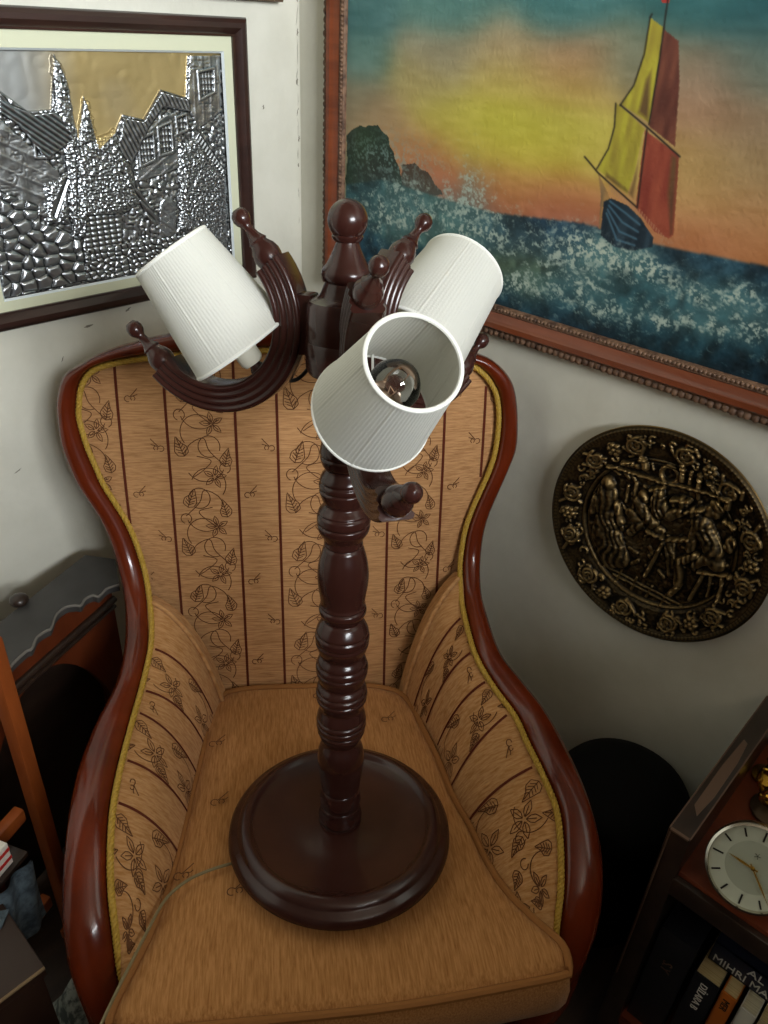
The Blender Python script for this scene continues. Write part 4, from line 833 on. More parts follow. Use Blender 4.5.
# ------------------------------------------------------------------ embossed metal picture on the left wall
def relief_picture():
    fr = D['rel_frame']; rect = D['rel_rect']
    x1 = (fr[1][0] + fr[2][0]) / 2 + .004; z1 = (fr[0][1] + fr[1][1]) / 2; z0 = (fr[2][1] + fr[3][1]) / 2
    rx1 = (rect[1][0] + rect[2][0]) / 2; rz1 = (rect[0][1] + rect[1][1]) / 2; rz0 = (rect[2][1] + rect[3][1]) / 2
    rx0 = rect[3][0]
    side = x1 - rx1
    x0 = rx0 - side
    pic = empty('framed_relief_picture', ((x0 + x1) / 2, YW, z0), None,
                'dark-framed embossed silver metal picture of houses and trees on the left wall', 'picture')
    ox, oz = (x0 + x1) / 2, z0
    t3 = lambda x, z, h: (x - ox, -h, z - oz)
    m = MB(); fw = .027
    moulding(m, x0, z0, x1, z1, [(0, .001), (0, .018), (.003, .024), (.008, .027), (.015, .027), (.021, .022), (.024, .018), (fw, .017), (fw, .004)], t3)
    m.build('frame', M['dark_frame'], pic, angle=30)
    m = MB()
    moulding(m, x0 + fw, z0 + fw, x1 - fw, z1 - fw, [(0, .012), (rx0 - x0 - fw - .003, .012)], t3)
    e = [( rx0 - .003, rz0 - .003), (rx1 + .003, rz1 + .003)]
    m.v.clear(); m.f.clear(); m.mi.clear()
    o = [(x0 + fw, z0 + fw), (x1 - fw, z0 + fw), (x1 - fw, z1 - fw), (x0 + fw, z1 - fw)]
    i1 = [(rx0 - .003, rz0 - .003), (rx1 + .003, rz0 - .003), (rx1 + .003, rz1 + .003), (rx0 - .003, rz1 + .003)]
    i2 = [(rx0, rz0), (rx1, rz0), (rx1, rz1), (rx0, rz1)]
    for A, B, ha, hb, mi in ((o, i1, .0125, .0125, 0), (i1, i2, .0125, .0085, 1)):
        for k in range(4):
            q = (k + 1) % 4
            m.add([t3(*A[k], ha), t3(*A[q], ha), t3(*B[q], hb), t3(*B[k], hb)], [(0, 1, 2, 3)], mi)
    m.build('mount', [M['mount'], M['bevel']], pic, smooth=False)
    # embossed sheet
    nx, nz = 430, 430
    xs = np.linspace(rx0, rx1, nx); zs = np.linspace(rz0, rz1, nz)
    X, Zz = np.meshgrid(xs, zs, indexing='ij')
    H = np.zeros(X.shape)
    F = D['relief']
    H += .0020 * (vnoise(X, Zz, 22, 1) - .5) + .0006 * (vnoise(X, Zz, 90, 9) - .5) + .0009 * abs(vnoise(X + .01 * vnoise(X, Zz, 40, 7), Zz, 55, 2) - .5)   # sky sheet, slightly creased
    col = np.zeros(X.shape + (3,)); col[:] = lin_np((176, 180, 183)); 
    land = Zz < np.interp(X, [rx0, rx0 + .1, rx1 - .12, rx1], [rz1 - .11, rz1 - .15, rz1 - .17, rz1 - .08])
    skym = inpoly(X, Zz, F['sky'][0])
    gold = np.clip((X - (rx0 + .085)) / .10, 0, 1) * np.clip((Zz - (rz1 - .17)) / .05, 0, 1) * skym
    gold = np.clip(gold * (.7 + .6 * vnoise(X, Zz, 14, 90)), 0, 1)
    col[skym] = lin_np((158, 160, 158)); col = col * (1 - gold[..., None]) + lin_np((176, 156, 108)) * gold[..., None]
    d1, d2 = vor(X, Zz, 150, 3)
    H = np.where(~skym, .001 + .0030 * abs(vnoise(X, Zz, 150, 4) - .5) * 2 + .0022 * (1 - np.clip(d1, 0, 1)) * vnoise(X, Zz, 80, 6), H)
    def stripes(p, ang, sp): return (np.sin((X * math.cos(ang) + Zz * math.sin(ang)) * 2 * PI / sp) * .5 + .5)
    crumple = abs(vnoise(X + .004 * vnoise(X, Zz, 160, 21), Zz, 210, 22) - .5) * 2
    crumple2 = abs(vnoise(X, Zz + .003 * vnoise(X, Zz, 200, 23), 340, 24) - .5) * 2
    for k, p in enumerate(F['wall']):
        mk = inpoly(X, Zz, p); H = np.where(mk, .0030 + .0016 * vnoise(X, Zz, 90, 5) + .0010 * crumple * vnoise(X, Zz, 60, 28) + .0006 * stripes(0, 1.1 + k, .016) ** 6, H)
    for k, p in enumerate(F['tree']):
        mk = inpoly(X + .006 * (vnoise(X, Zz, 130, 25) - .5), Zz + .006 * (vnoise(X, Zz, 120, 26) - .5), p); a, b = vor(X, Zz, 150 + 20 * k, 10 + k)
        edge = np.clip(segdist(X, Zz, p + [p[0]]) / .012, 0, 1)
        H = np.where(mk, .0030 + .0035 * edge ** .6 + .0026 * (1 - a) * crumple + .0022 * crumple2, H)
    for p in F['window']:
        mk = inpoly(X, Zz, p); dd = segdist(X, Zz, p + [p[0]])
        H = np.where(mk, .0020 + .0010 * stripes(0, 0, .006) ** 3 + .0008 * stripes(0, PI / 2, .009) ** 3, H); H = np.where(dd < .0022, .0055, H)
    for k, p in enumerate(F['roof']):
        mk = inpoly(X, Zz, p); H = np.where(mk, .0052 + .0018 * stripes(0, (.95, .45, -.8)[k], .0068) + .0009 * vnoise(X, Zz, 150, 27), H)
    for p in F['brick']:
        mk = inpoly(X, Zz, p); H = np.where(mk, .003 + .0022 * (stripes(0, 0, .011) * stripes(0, PI / 2, .008)) ** .4, H)
    for k, p in enumerate(F['steps']):
        mk = inpoly(X, Zz, p); H = np.where(mk, .0035 + .0022 * stripes(0, .8 if k == 0 else 2.6, .010), H)
    for p, s, a in ((F['stone'][0], 46, .0066), (F['rubble'][0], 90, .004)):
        mk = inpoly(X, Zz, p); a1, a2 = vor(X + .004 * vnoise(X, Zz, 60, 29), Zz * 1.3, s, 31)
        H = np.where(mk, .0012 + a * np.clip((a2 - a1) * 2.2, 0, 1) ** .4, H)
    # light smoothing so the sheet looks pressed rather than cut
    for _ in range(1):
        H[1:-1, 1:-1] = (H[1:-1, 1:-1] * 2 + H[:-2, 1:-1] + H[2:, 1:-1] + H[1:-1, :-2] + H[1:-1, 2:]) / 6
    # patina stays in the grooves
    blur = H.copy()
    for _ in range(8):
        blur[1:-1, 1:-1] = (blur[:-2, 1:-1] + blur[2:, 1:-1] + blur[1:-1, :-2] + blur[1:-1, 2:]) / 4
    relief_tone = (np.clip((blur - H) / .0006 + .12, 0, 1) * ~skym)[..., None]
    col = col * (1 - .82 * relief_tone) + lin_np((26, 28, 28)) * .82 * relief_tone
    col = np.concatenate([col, (~skym)[..., None].astype(float)], -1)
    P = np.stack([X - ox, -(.0035 + H * .8), Zz - oz], -1)
    grid_mesh('embossed_sheet', P[:, ::-1], M['relief'], pic, col[:, ::-1])
    # backing board
    m = MB(); m.box((0, -.0012, (z1 - z0) / 2), ((x1 - x0) / 2 - .004, .0009, (z1 - z0) / 2 - .004))
    m.build('backing_board', M['boxwood'], pic, smooth=False)
relief_picture()

def upper_picture():
    p = D['top_frame']
    x1 = p[0][0]; z0 = (p[0][1] + p[1][1]) / 2
    x0 = x1 - .62; z1 = z0 + .42
    pic = empty('framed_picture', ((x0 + x1) / 2, YW, z0), None, 'thin brown-gilt picture frame hanging above the embossed metal picture, its lower edge showing', 'picture')
    ox = (x0 + x1) / 2; t3 = lambda x, z, h: (x - ox, -h, z - z0)
    m = MB(); moulding(m, x0, z0, x1, z1, [(0, .001), (0, .02), (.004, .026), (.012, .024), (.02, .018), (.02, .004)], t3)
    m.build('frame', M['gilt_frame'], pic, angle=30)
    m = MB(); m.box((0, -.006, (z1 - z0) / 2), ((x1 - x0) / 2 - .01, .004, (z1 - z0) / 2 - .01))
    m.build('picture_sheet', M['mount'], pic, smooth=False)
upper_picture()

# ------------------------------------------------------------------ ship painting on the right wall
def painting():
    f = D['pa_frame']; cv = D['pa_canvas']; m1 = D['pa_mid1']; m2 = D['pa_mid2']
    # u runs along the wall away from the corner (u = -y), v is height
    u0 = (f[0][0] + f[1][0]) / 2; v0 = f[2][1] + (f[1][1] - f[2][1]) * .18
    cu0 = (cv[0][0] + cv[1][0]) / 2 - .004; cv0 = (cv[2][1] + cv[3][1]) / 2 - .005
    v0 = f[2][1]
    fw = .5 * ((cu0 - u0) + (cv0 - v0))
    fw = max(fw, .052)
    u0 = cu0 - fw; v0 = cv0 - fw
    u1 = u0 + 1.25; v1 = v0 + .80
    tilt = 0.012
    pic = empty('ship_painting', (XW, -(u0 + u1) / 2, v0), Matrix.Rotation(-PI / 2, 3, 'Z'),
                'large orange-framed oil painting of a sailing ship on a stormy sunset sea', 'painting')
    ou = (u0 + u1) / 2
    t3 = lambda u, v, h: (u - ou, -h, v - v0)
    m = MB()
    moulding(m, u0, v0, u1, v1, [(.0135, .018), (.0150, .026), (.018, .029), (fw * .50, .029), (fw * .62, .024), (fw - .011, .020)], t3)
    fro = m.build('frame', M['paint_wood'], pic, angle=35)
    m = MB()
    moulding(m, u0, v0, u1, v1, [(0, .001), (0, .014), (.001, .017), (.0135, .021), (.0145, .012)], t3)
    # carved bumps along the outer strip
    def along(k, s):
        return {0: (u0 + s, v0 + .007), 1: (u1 - .007, v0 + s), 2: (u0 + s, v1 - .007), 3: (u0 + .007, v0 + s)}[k]
    for k, Ln in ((0, u1 - u0), (3, v1 - v0), (1, v1 - v0), (2, u1 - u0)):
        for s in np.arange(.004, Ln - .003, .0105 if k in (0, 3) else .021):
            a, b = along(k, s); hz = k in (0, 2)
            m.ball(t3(a + random.uniform(-.001, .001), b + random.uniform(-.001, .001), .0190), .0066, 6, 0, (.9 if hz else .95, .6, .95 if hz else .9))
    m.build('carved_edge', M['carved'], fro, angle=60, fixn=False)
    m = MB()
    moulding(m, u0, v0, u1, v1, [(fw - .0115, .019), (fw - .009, .0215), (fw - .001, .020), (fw, .016), (fw, .006)], t3)
    for k, Ln in ((0, u1 - u0), (3, v1 - v0)):
        for s in np.arange(fw, Ln - fw, .0065):
            a, b = (u0 + s, v0 + fw - .005) if k == 0 else (u0 + fw - .005, v0 + s)
            m.ball(t3(a, b, .0205), .0031, 6)
    m.build('beaded_edge', M['carved'], fro, angle=60, fixn=False)
    # canvas
    ua, ub, va, vb = cu0 - .002, u1 - fw + .002, cv0 - .002, v1 - fw + .002
    us = np.r_[np.linspace(ua, ua + .86, 560), np.linspace(ua + .87, ub, 20)]
    vs = np.r_[np.linspace(va, va + .50, 400), np.linspace(va + .505, vb, 16)]
    Ug, Vg = np.meshgrid(us, vs, indexing='ij')
    def idw(samples, sig=.045, sx=1.0):
        num = np.zeros(Ug.shape + (3,)); den = np.zeros(Ug.shape) + 1e-12
        for (q, c) in samples:
            d2_ = ((Ug - q[0]) * sx) ** 2 + ((Vg - q[1]) * 1.5) ** 2
            w = np.exp(-d2_ / (2 * sig * sig)) + 1e-5 / (d2_ + .002); num += w[..., None] * np.array(c, float); den += w
        return num / den[..., None]
    wob = lambda s, seed, a: a * (vnoise(Ug, Vg, s, seed) - .5)
    sp_ = D['paint']['sea'][0]      # the painted sea runs on to the far edge of the canvas
    D['paint']['sea'][0] = sp_[:5] + [[u1 + .1, sp_[4][1] - .004], [u1 + .1, v0 - .2]] + sp_[5:]
    top_ = max(q[1] for q, c in D['sky'])
    far_ = [(q, c) for q, c in D['sky'] if q[0] > max(w[0][0] for w in D['sky']) - .05]
    for du_ in (.06, .12, .18, .24, .30, .36, .42, .48, .54, .60):
        D['sky'] += [([q[0] + du_, q[1]], c) for q, c in far_ if q[0] + du_ < u1 + .05]
    for dv_ in (.07, .12, .17, .22, .27, .32, .37, .42):
        D['sky'] += [([ua + .06 * k, top_ + dv_], (60, 116, 122)) for k in range(21)]
    sky = idw(D['sky'], .034, .75)
    sky += (wob(18, 41, 10) + wob(60, 42, 6))[..., None] + ((vnoise(Ug * .25, Vg, 150, 43) - .5) * 12)[..., None]
    sea = idw(D['seac'], .03)
    curl = vnoise(Ug + .02 * vnoise(Ug, Vg, 40, 3), Vg, 70, 45); fine = vnoise(Ug, Vg, 240, 46); fine2 = vnoise(Ug, Vg, 480, 47)
    sea = sea * (.48 + .55 * curl)[..., None] + ((fine - .5) * 14 + (fine2 - .5) * 10)[..., None]
    img = sky
    def blend(mask, c):
        nonlocal img
        mask = np.clip(mask, 0, 1)[..., None]; img = img * (1 - mask) + np.asarray(c, float) * mask
    Un = Ug + wob(160, 48, .010) + wob(60, 49, .012); Vn = Vg + wob(170, 50, .010) + wob(60, 51, .012)
    for k, p in enumerate(D['paint']['cliff']):
        mk = inpoly(Ug + wob(90, 52, .006), Vg + wob(90, 53, .006), p)
        blend(mk * .95, np.stack([30 + 14 * vnoise(Ug, Vg, 22, 54), 44 + 18 * vnoise(Ug, Vg, 18, 55), 38 + 8 * vnoise(Ug, Vg, 30, 56)], -1) if k == 0 else np.stack([78 + 0 * Ug, 62 + 0 * Ug, 48 + 0 * Ug], -1))
    mk = inpoly(Ug, Vg, D['paint']['sea'][0]).astype(float)
    for _ in range(3): mk[:, 1:-1] = (mk[:, :-2] + mk[:, 1:-1] * 2 + mk[:, 2:]) / 4
    blend(mk, sea)
    # spray and foam brushed over the waves
    def fbm(u, v, f0, seed, n=4):
        o = np.zeros(Ug.shape); amp = 1.0; tot = 0
        for q in range(n): o += amp * vnoise(u, v, f0 * 2 ** q, seed + q); tot += amp; amp *= .72
        return o / tot
    wu, wv = Ug + .016 * (vnoise(Ug, Vg, 28, 61) - .5) + .006 * (vnoise(Ug, Vg, 70, 62) - .5), Vg + .014 * (vnoise(Ug, Vg, 30, 63) - .5)
    tex0 = fbm(wu * .7, wv * 1.25, 90, 64)
    fleck = fbm(Ug, Vg, 190, 70, 3)
    for (c, e1, e2) in D['foam']:
        a = abs(e1[0] - c[0]) * 1.1 + .004; b = abs(e2[1] - c[1]) * 1.1 + .004
        sl = (e1[1] - c[1]) / max(e1[0] - c[0], 1e-4)
        g = np.exp(-(((wu - c[0]) / a) ** 2 + ((wv - c[1] - sl * (wu - c[0])) / b) ** 2))
        blend(g * .42, (92, 138, 140))
        blend(np.clip(g * 1.1 + (tex0 - .56) * 3.2, 0, 1) * g ** .4 * np.clip((fleck - .44) * 6.5, 0, 1) * .95, (182, 198, 182))
    # curling crests: thin pale arcs trailing down the waves
    ridge = np.exp(-((fbm(wu * .6, wv * 1.4, 34, 75, 2) - .5) / .012) ** 2)
    blend(ridge * mk * np.clip((fleck - .42) * 4, 0, 1) * .35, (130, 165, 165))
    g = np.exp(-(((Ug - (cu0 + .10)) / .10) ** 2 + ((Vg - (cv0 + .185)) / .035) ** 2))
    blend(g * np.clip((fleck - .47) * 6, 0, 1) * .6, (140, 174, 168))
    # the ship
    for nm, c0, c1 in (('sail_red', (92, 44, 34), (124, 66, 48)), ('sail_bright', (138, 52, 38), (164, 74, 50)), ('sail_yellow', (188, 176, 48), (158, 140, 44)), ('sail_shade', (108, 80, 42), (88, 56, 38)), ('bow', (176, 130, 70), (110, 90, 70)), ('hull', (22, 38, 50), (44, 66, 80))):
        for k, p in enumerate(D['paint'][nm]):
            mk = inpoly(Ug, Vg, p).astype(float)
            dd = segdist(Ug, Vg, p + [p[0]]); soft = np.clip(dd / .0016, 0, 1)
            if nm == 'sail_shade': mk = mk * .9 * np.clip(dd / .006, 0, 1)
            s = np.clip(vnoise(Ug * 3.2, Vg * .7, 42, 70 + k) * 1.3 - .15, 0, 1)[..., None]
            img = img * (1 - (mk * (.5 + .5 * soft))[..., None]) + (np.array(c0) * (1 - s) + np.array(c1) * s) * (mk * (.5 + .5 * soft))[..., None]
    hp = np.array(D['paint']['hull'][0]); 
    for k, t in enumerate((.18, .4, .62, .82)):
        a = hp[1] * (1 - t) + hp[8] * t; b = hp[3] * (1 - t) + hp[6] * t; mid = (hp[2] * (1 - t) + hp[7] * t)
        blend(np.exp(-(segdist(Ug, Vg, [tuple(hp[1] * (1 - t * .5) + hp[8] * t * .5), tuple(mid), tuple(b)]) / .0016) ** 2) * .8, (74, 116, 138))
    for p in D['paint']['rail']:
        mk = inpoly(Ug, Vg, p); blend(mk * .75 * (np.sin(Ug * 2 * PI / .0042) * .5 + .5), (188, 132, 96))
    for p in D['paint']['flag']: blend(inpoly(Ug, Vg, p) * .95, (190, 50, 42))
    for nm, w in (('mast', .0013), ('spar', .0013)):
        for p in D['plines'][nm]:
            blend(np.exp(-(segdist(Ug, Vg, p) / w) ** 2) * .9, (30, 24, 20))
    # foam in front of the bow
    tex = np.clip((fleck - .45) * 6, 0, 1)
    hb = hp[6]
    for du, dv, a, b in ((-.05, -.012, .05, .018), (0.02, -.02, .05, .014), (-.09, -.005, .03, .02)):
        g = np.exp(-(((Ug - hb[0] - du) / a) ** 2 + ((Vg - hb[1] - dv) / b) ** 2)); blend(g * tex * .95, (192, 204, 186))
    img = img * .9 + .1 * img.mean(-1, keepdims=True)
    img = np.clip(img, 4, 240)
    P = np.stack([Ug - ou, -(.012 + .0004 * fine), Vg - v0], -1)
    grid_mesh('canvas', P[:, ::-1], M['canvas'], pic, lin_np(img)[:, ::-1] * PAINT_GAIN)
    m = MB(); m.box((0, -.004, (v1 - v0) / 2), ((u1 - u0) / 2 - .012, .003, (v1 - v0) / 2 - .012)); m.build('backing_board', M['boxwood'], pic, smooth=False)
PAINT_GAIN = .9
painting()

# ------------------------------------------------------------------ embossed brass plate on the right wall
def plate():
    cy, cz, r = D['plate']; r *= 1.0
    pl = empty('brass_wall_plate', (XW, cy, cz), Matrix.Rotation(-PI / 2, 3, 'Z'), 'round dark brass plate embossed with a tavern scene hanging below the ship painting', 'wall plate')
    nr, na = 210, 640
    rr = np.linspace(0, 1, nr) ** .85; aa = np.linspace(0, 2 * PI, na)
    Rg, Ag = np.meshgrid(rr, aa, indexing='ij'); X = Rg * np.cos(Ag); Zv = Rg * np.sin(Ag)
    base = np.interp(Rg, [0, .66, .70, .74, .92, .955, .975, 1.0], [.010, .010, .014, .018, .024, .027, .028, .022])
    H = np.zeros(X.shape)
    soft = lambda d, r, h: h * np.sqrt(np.clip(1 - (d / r) ** 2, 0, 1))
    for pts, r0, h in D['pcaps']:
        pts = [tuple(p) for p in pts]
        if len(pts) == 1: pts = pts * 2
        H = np.maximum(H, soft(segdist(X, Zv, pts), r0 * .8, h * .011))
    big = H > .002
    dr = np.sin((X * 3 + Zv * .7 + .35 * vnoise(X, Zv, 7, 81)) * 34) * .5 + .5
    H += big * (.0022 * dr + .0018 * vnoise(X, Zv, 26, 82))
    rr_ = random.Random(5)
    for _ in range(70):
        a_, q_ = rr_.uniform(0, 2 * PI), .62 * rr_.random() ** .5; x_, z_ = q_ * math.cos(a_), q_ * math.sin(a_)
        if z_ < -.42: continue
        ph = rr_.uniform(0, PI); l_ = rr_.uniform(.03, .09)
        H = np.maximum(H, soft(segdist(X, Zv, [(x_, z_), (x_ + l_ * math.cos(ph), z_ + l_ * math.sin(ph))]), rr_.uniform(.012, .022), .0032))
    for c, r0 in D['pring']:
        H = np.maximum(H, soft(abs(np.hypot(X - c[0], Zv - c[1]) - r0), .022, .006))
    for p in D['ptiles']: H = np.maximum(H, soft(segdist(X, Zv, [tuple(q) for q in p]), .012, .0025))
    H += (Rg < .66) * (.0018 * vnoise(X, Zv, 14, 83) + .0014 * vnoise(X, Zv, 36, 84))
    # scrolls and flowers round the rim
    K = 12
    th = 2 * PI / K
    rim = np.zeros(X.shape)
    rr0 = random.Random(9)
    for k in range(K):
        a0 = k * th + .15
        cx, cz_ = .83 * math.cos(a0), .83 * math.sin(a0)
        if k % 2 == 0:
            for q in range(6):
                px, pz_ = cx + .042 * math.cos(q * PI / 3), cz_ + .042 * math.sin(q * PI / 3)
                rim = np.maximum(rim, soft(np.hypot(X - px, Zv - pz_), .026, .006))
            rim = np.maximum(rim, soft(np.hypot(X - cx, Zv - cz_), .022, .008))
        for sg in (-1, 1):
            sp = []
            for q in range(26):
                t = q / 25; rad_ = .075 * (1 - .8 * t); an = a0 + sg * (.24) ; ph = sg * (t * 9.0) + a0 + (PI if sg < 0 else 0)
                sp.append((.83 * math.cos(an) + rad_ * math.cos(ph), .83 * math.sin(an) + rad_ * math.sin(ph)))
            rim = np.maximum(rim, soft(segdist(X, Zv, sp), .016, .0055))
        for q in range(5):      # leaves between the scrolls
            an = a0 + th * (.30 + .1 * q); ra = .83 + .055 * math.sin(q * 2.1 + k)
            lp_ = [(ra * math.cos(an), ra * math.sin(an)), ((ra + .05 * (-1) ** q) * math.cos(an + .05), (ra + .05 * (-1) ** q) * math.sin(an + .05))]
            rim = np.maximum(rim, soft(segdist(X, Zv, lp_), .014, .0045))
        for q in range(9):      # filler tendrils
            an = a0 + th * rr0.random(); ra = rr0.uniform(.745, .915); r1_ = rr0.uniform(.018, .045); p0 = rr0.uniform(0, 6.3); sg = rr0.choice((-1, 1))
            cu_ = [(ra * math.cos(an) + r1_ * (1 - .5 * t / 8) * math.cos(p0 + sg * t * .5), ra * math.sin(an) + r1_ * (1 - .5 * t / 8) * math.sin(p0 + sg * t * .5)) for t in range(9)]
            rim = np.maximum(rim, soft(segdist(X, Zv, cu_), .0095, .0036))
    H += rim * ((Rg > .70) & (Rg < .94))
    H += soft(abs(Rg - .69), .016, .003) + ((Rg > .945) & (Rg < .985)) * .0008 * (np.sin(Ag * 170) * .5 + .5)
    H += (Rg < .94) * .0008 * vnoise(X, Zv, 70, 85)
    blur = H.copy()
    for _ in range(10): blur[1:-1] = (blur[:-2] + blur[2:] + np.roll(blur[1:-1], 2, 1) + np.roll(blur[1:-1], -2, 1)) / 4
    relief_tone = np.clip((H - blur) / .0026 + .20, 0, 1)[..., None]  # highlights on raised work and dark hollows are put into the colour
    col = lin_np((30, 25, 17)) * (1 - relief_tone) + lin_np((136, 112, 70)) * relief_tone
    P = np.stack([X * r, -(base + H) , Zv * r], -1)
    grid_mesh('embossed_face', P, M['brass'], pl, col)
    m = MB(); m.lathe([(0, .001), (r * .7, .001), (r * .98, .018), (r * 1.004, .0215), (r * 1.006, .0235), (r * .999, .0245)], 120, Matrix.Rotation(PI / 2, 4, 'X'))
    o = m.build('rolled_rim', mat('brass_rim', (104, 84, 50), 0.35, metal=.85), pl)
plate()

# ------------------------------------------------------------------ bookshelf at the right
SH = dict(x0=.250, y0=-.354, y1=-.98, ztop=.545, zs=.472)
def bookshelf():
    x0, y0, y1, zt, zs = SH['x0'], SH['y0'], SH['y1'], SH['ztop'], SH['zs']
    yc = (y0 + y1) / 2
    b = empty('bookshelf', ((x0 + XW) / 2, yc, 0), None, 'low dark wooden open bookshelf with red-brown top against the right wall', 'bookshelf')
    ox = (x0 + XW) / 2
    for y in (y0, y1):
        m = MB(); m.box((0, y - yc, zt / 2), ((XW - x0) / 2 - .002, .0145, zt / 2), bev=.0025)
        p = m.build('side_panel', M['shelfwood'], b, angle=30)
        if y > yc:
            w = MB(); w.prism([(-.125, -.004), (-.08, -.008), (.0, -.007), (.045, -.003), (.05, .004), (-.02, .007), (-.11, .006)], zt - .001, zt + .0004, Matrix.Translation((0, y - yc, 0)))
            for e_ in (-.0135, .0135): w.box((0, y - yc + e_, zt - .0006), ((XW - x0) / 2 - .004, .0009, .0009))  # thin pale strips paint highlights on the edges; the patch above is wear
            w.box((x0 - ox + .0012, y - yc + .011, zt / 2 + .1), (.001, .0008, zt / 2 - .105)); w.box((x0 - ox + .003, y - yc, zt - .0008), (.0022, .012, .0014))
            w.build('wear_and_edge_highlight', M['wear_highlight'], p, smooth=False)
    for z, th in ((zs, .014), (.10, .012)):
        m = MB(); m.box((.004, 0, z - th), ((XW - x0) / 2 - .008, (y0 - y1) / 2 - .014, th), bev=.002)
        m.build('shelf', M['shelfboard'], b, angle=30)
    m = MB(); m.box((x0 - ox + .006, 0, zs - .022), (.005, (y0 - y1) / 2 - .012, .0165), bev=.0015); m.build('front_rail', M['shelfwood'], b, angle=30)
    m = MB(); m.box(((XW - x0) / 2 - .008, 0, zs / 2 - .01), (.004, (y0 - y1) / 2 - .014, zs / 2 - .02)); m.build('back_panel', M['shelfwood'], b, smooth=False)
bookshelf()

def standing_book(name, y0, y1, x0, h, depth, cover, pages, label, text=None, tcol=None, tsize=.012, toff=.0):
    """spine towards -x, standing on the lower shelf at z .12"""
    w = y0 - y1; zc = .1005
    b = empty(name, (x0 + depth / 2, (y0 + y1) / 2, zc), None, label, 'book', 'books on the lower shelf')
    m = MB(); t = .0015
    m.box((-depth / 2 + t, 0, h / 2), (t, w / 2, h / 2), bev=.0008)
    for s in (-1, 1): m.box((0, s * (w / 2 - t / 2), h / 2), (depth / 2, t / 2, h / 2))
    mats = [cover]
    if text:
        mats.append(tcol or M['letter'])
        Mx = basis(Vector((0, 0, -1)), Vector((0, -1, 0)), Vector((-1, 0, 0)), (-depth / 2 - .0002, tsize * .36, h - .012 - toff))
        text_mesh(text, tsize, Mx, m, 1)
    m.build('cover', mats, b, angle=30, fixn=False)
    m = MB(); m.box((.002, 0, h / 2), (depth / 2 - .003, w / 2 - t, h / 2 - .0025)); m.build('page_block', pages, b, smooth=False)
standing_book('book', -.372, -.424, .274, .236, .2, M['cover_black'], M['cover_black'], 'thick black book against the bookshelf side panel, with faint pale script', 'S.Y', M['wear_highlight'], .02, .05)
standing_book('book', -.4315, -.4665, .280, 0.188, .15, M['cover_black'], M['paper'], 'dark standing book with pale spine lettering reading DİLARA', 'DİLARA B', M['letter'], .0145)
standing_book('book', -.470, -.4905, .280, 0.190, .15, M['cover_orange'], M['paper'], 'thin standing book with an orange spine', 'MER', M['ink'], .0135)
standing_book('book', -.4965, -.518, .280, 0.186, .15, M['cover_white'], M['paper_white'], 'standing book with a blank white spine right of the orange one')
standing_book('book', -.5215, -.55, .280, 0.190, .15, M['cover_ivory'], M['paper'], 'standing book with an ivory spine at the right picture edge')
def lying_book():
    z = .2915; x0 = .309; y0 = -.436; ln = .20; w = .125; h = .042
    b = empty('book', (x0 + w / 2, y0 - ln / 2, z), None, 'dark navy book lying flat on the standing books, lettered MIHRI MA', 'book')
    m = MB(); t = .0015
    for zz in (t, h - t): m.box((0, 0, zz), (w / 2, ln / 2, t), bev=.0006)
    m.box((-w / 2 + t, 0, h / 2), (t, ln / 2, h / 2), bev=.0006)
    Mx = basis(Vector((0, -1, 0)), Vector((0, 0, 1)), Vector((-1, 0, 0)), (-w / 2 - .0002, ln / 2 - .005, .005))
    text_mesh('MIHRI MAH', .0195, Mx, m, 1, sx=.92)
    Mx = basis(Vector((0, -1, 0)), Vector((.0, 0, 1)), Vector((-1, 0, 0)), (-w / 2 - .0002, ln / 2 - .049, .0245))
    text_mesh('AL', .0200, Mx, m, 2)
    m.build('cover', [M['cover_navy'], M['letter'], M['letter']], b, angle=30, fixn=False)
    m = MB(); m.box((.002, 0, h / 2), (w / 2 - .004, ln / 2 - .003, h / 2 - .003)); m.build('page_block', M['paper'], b, smooth=False)
lying_book()

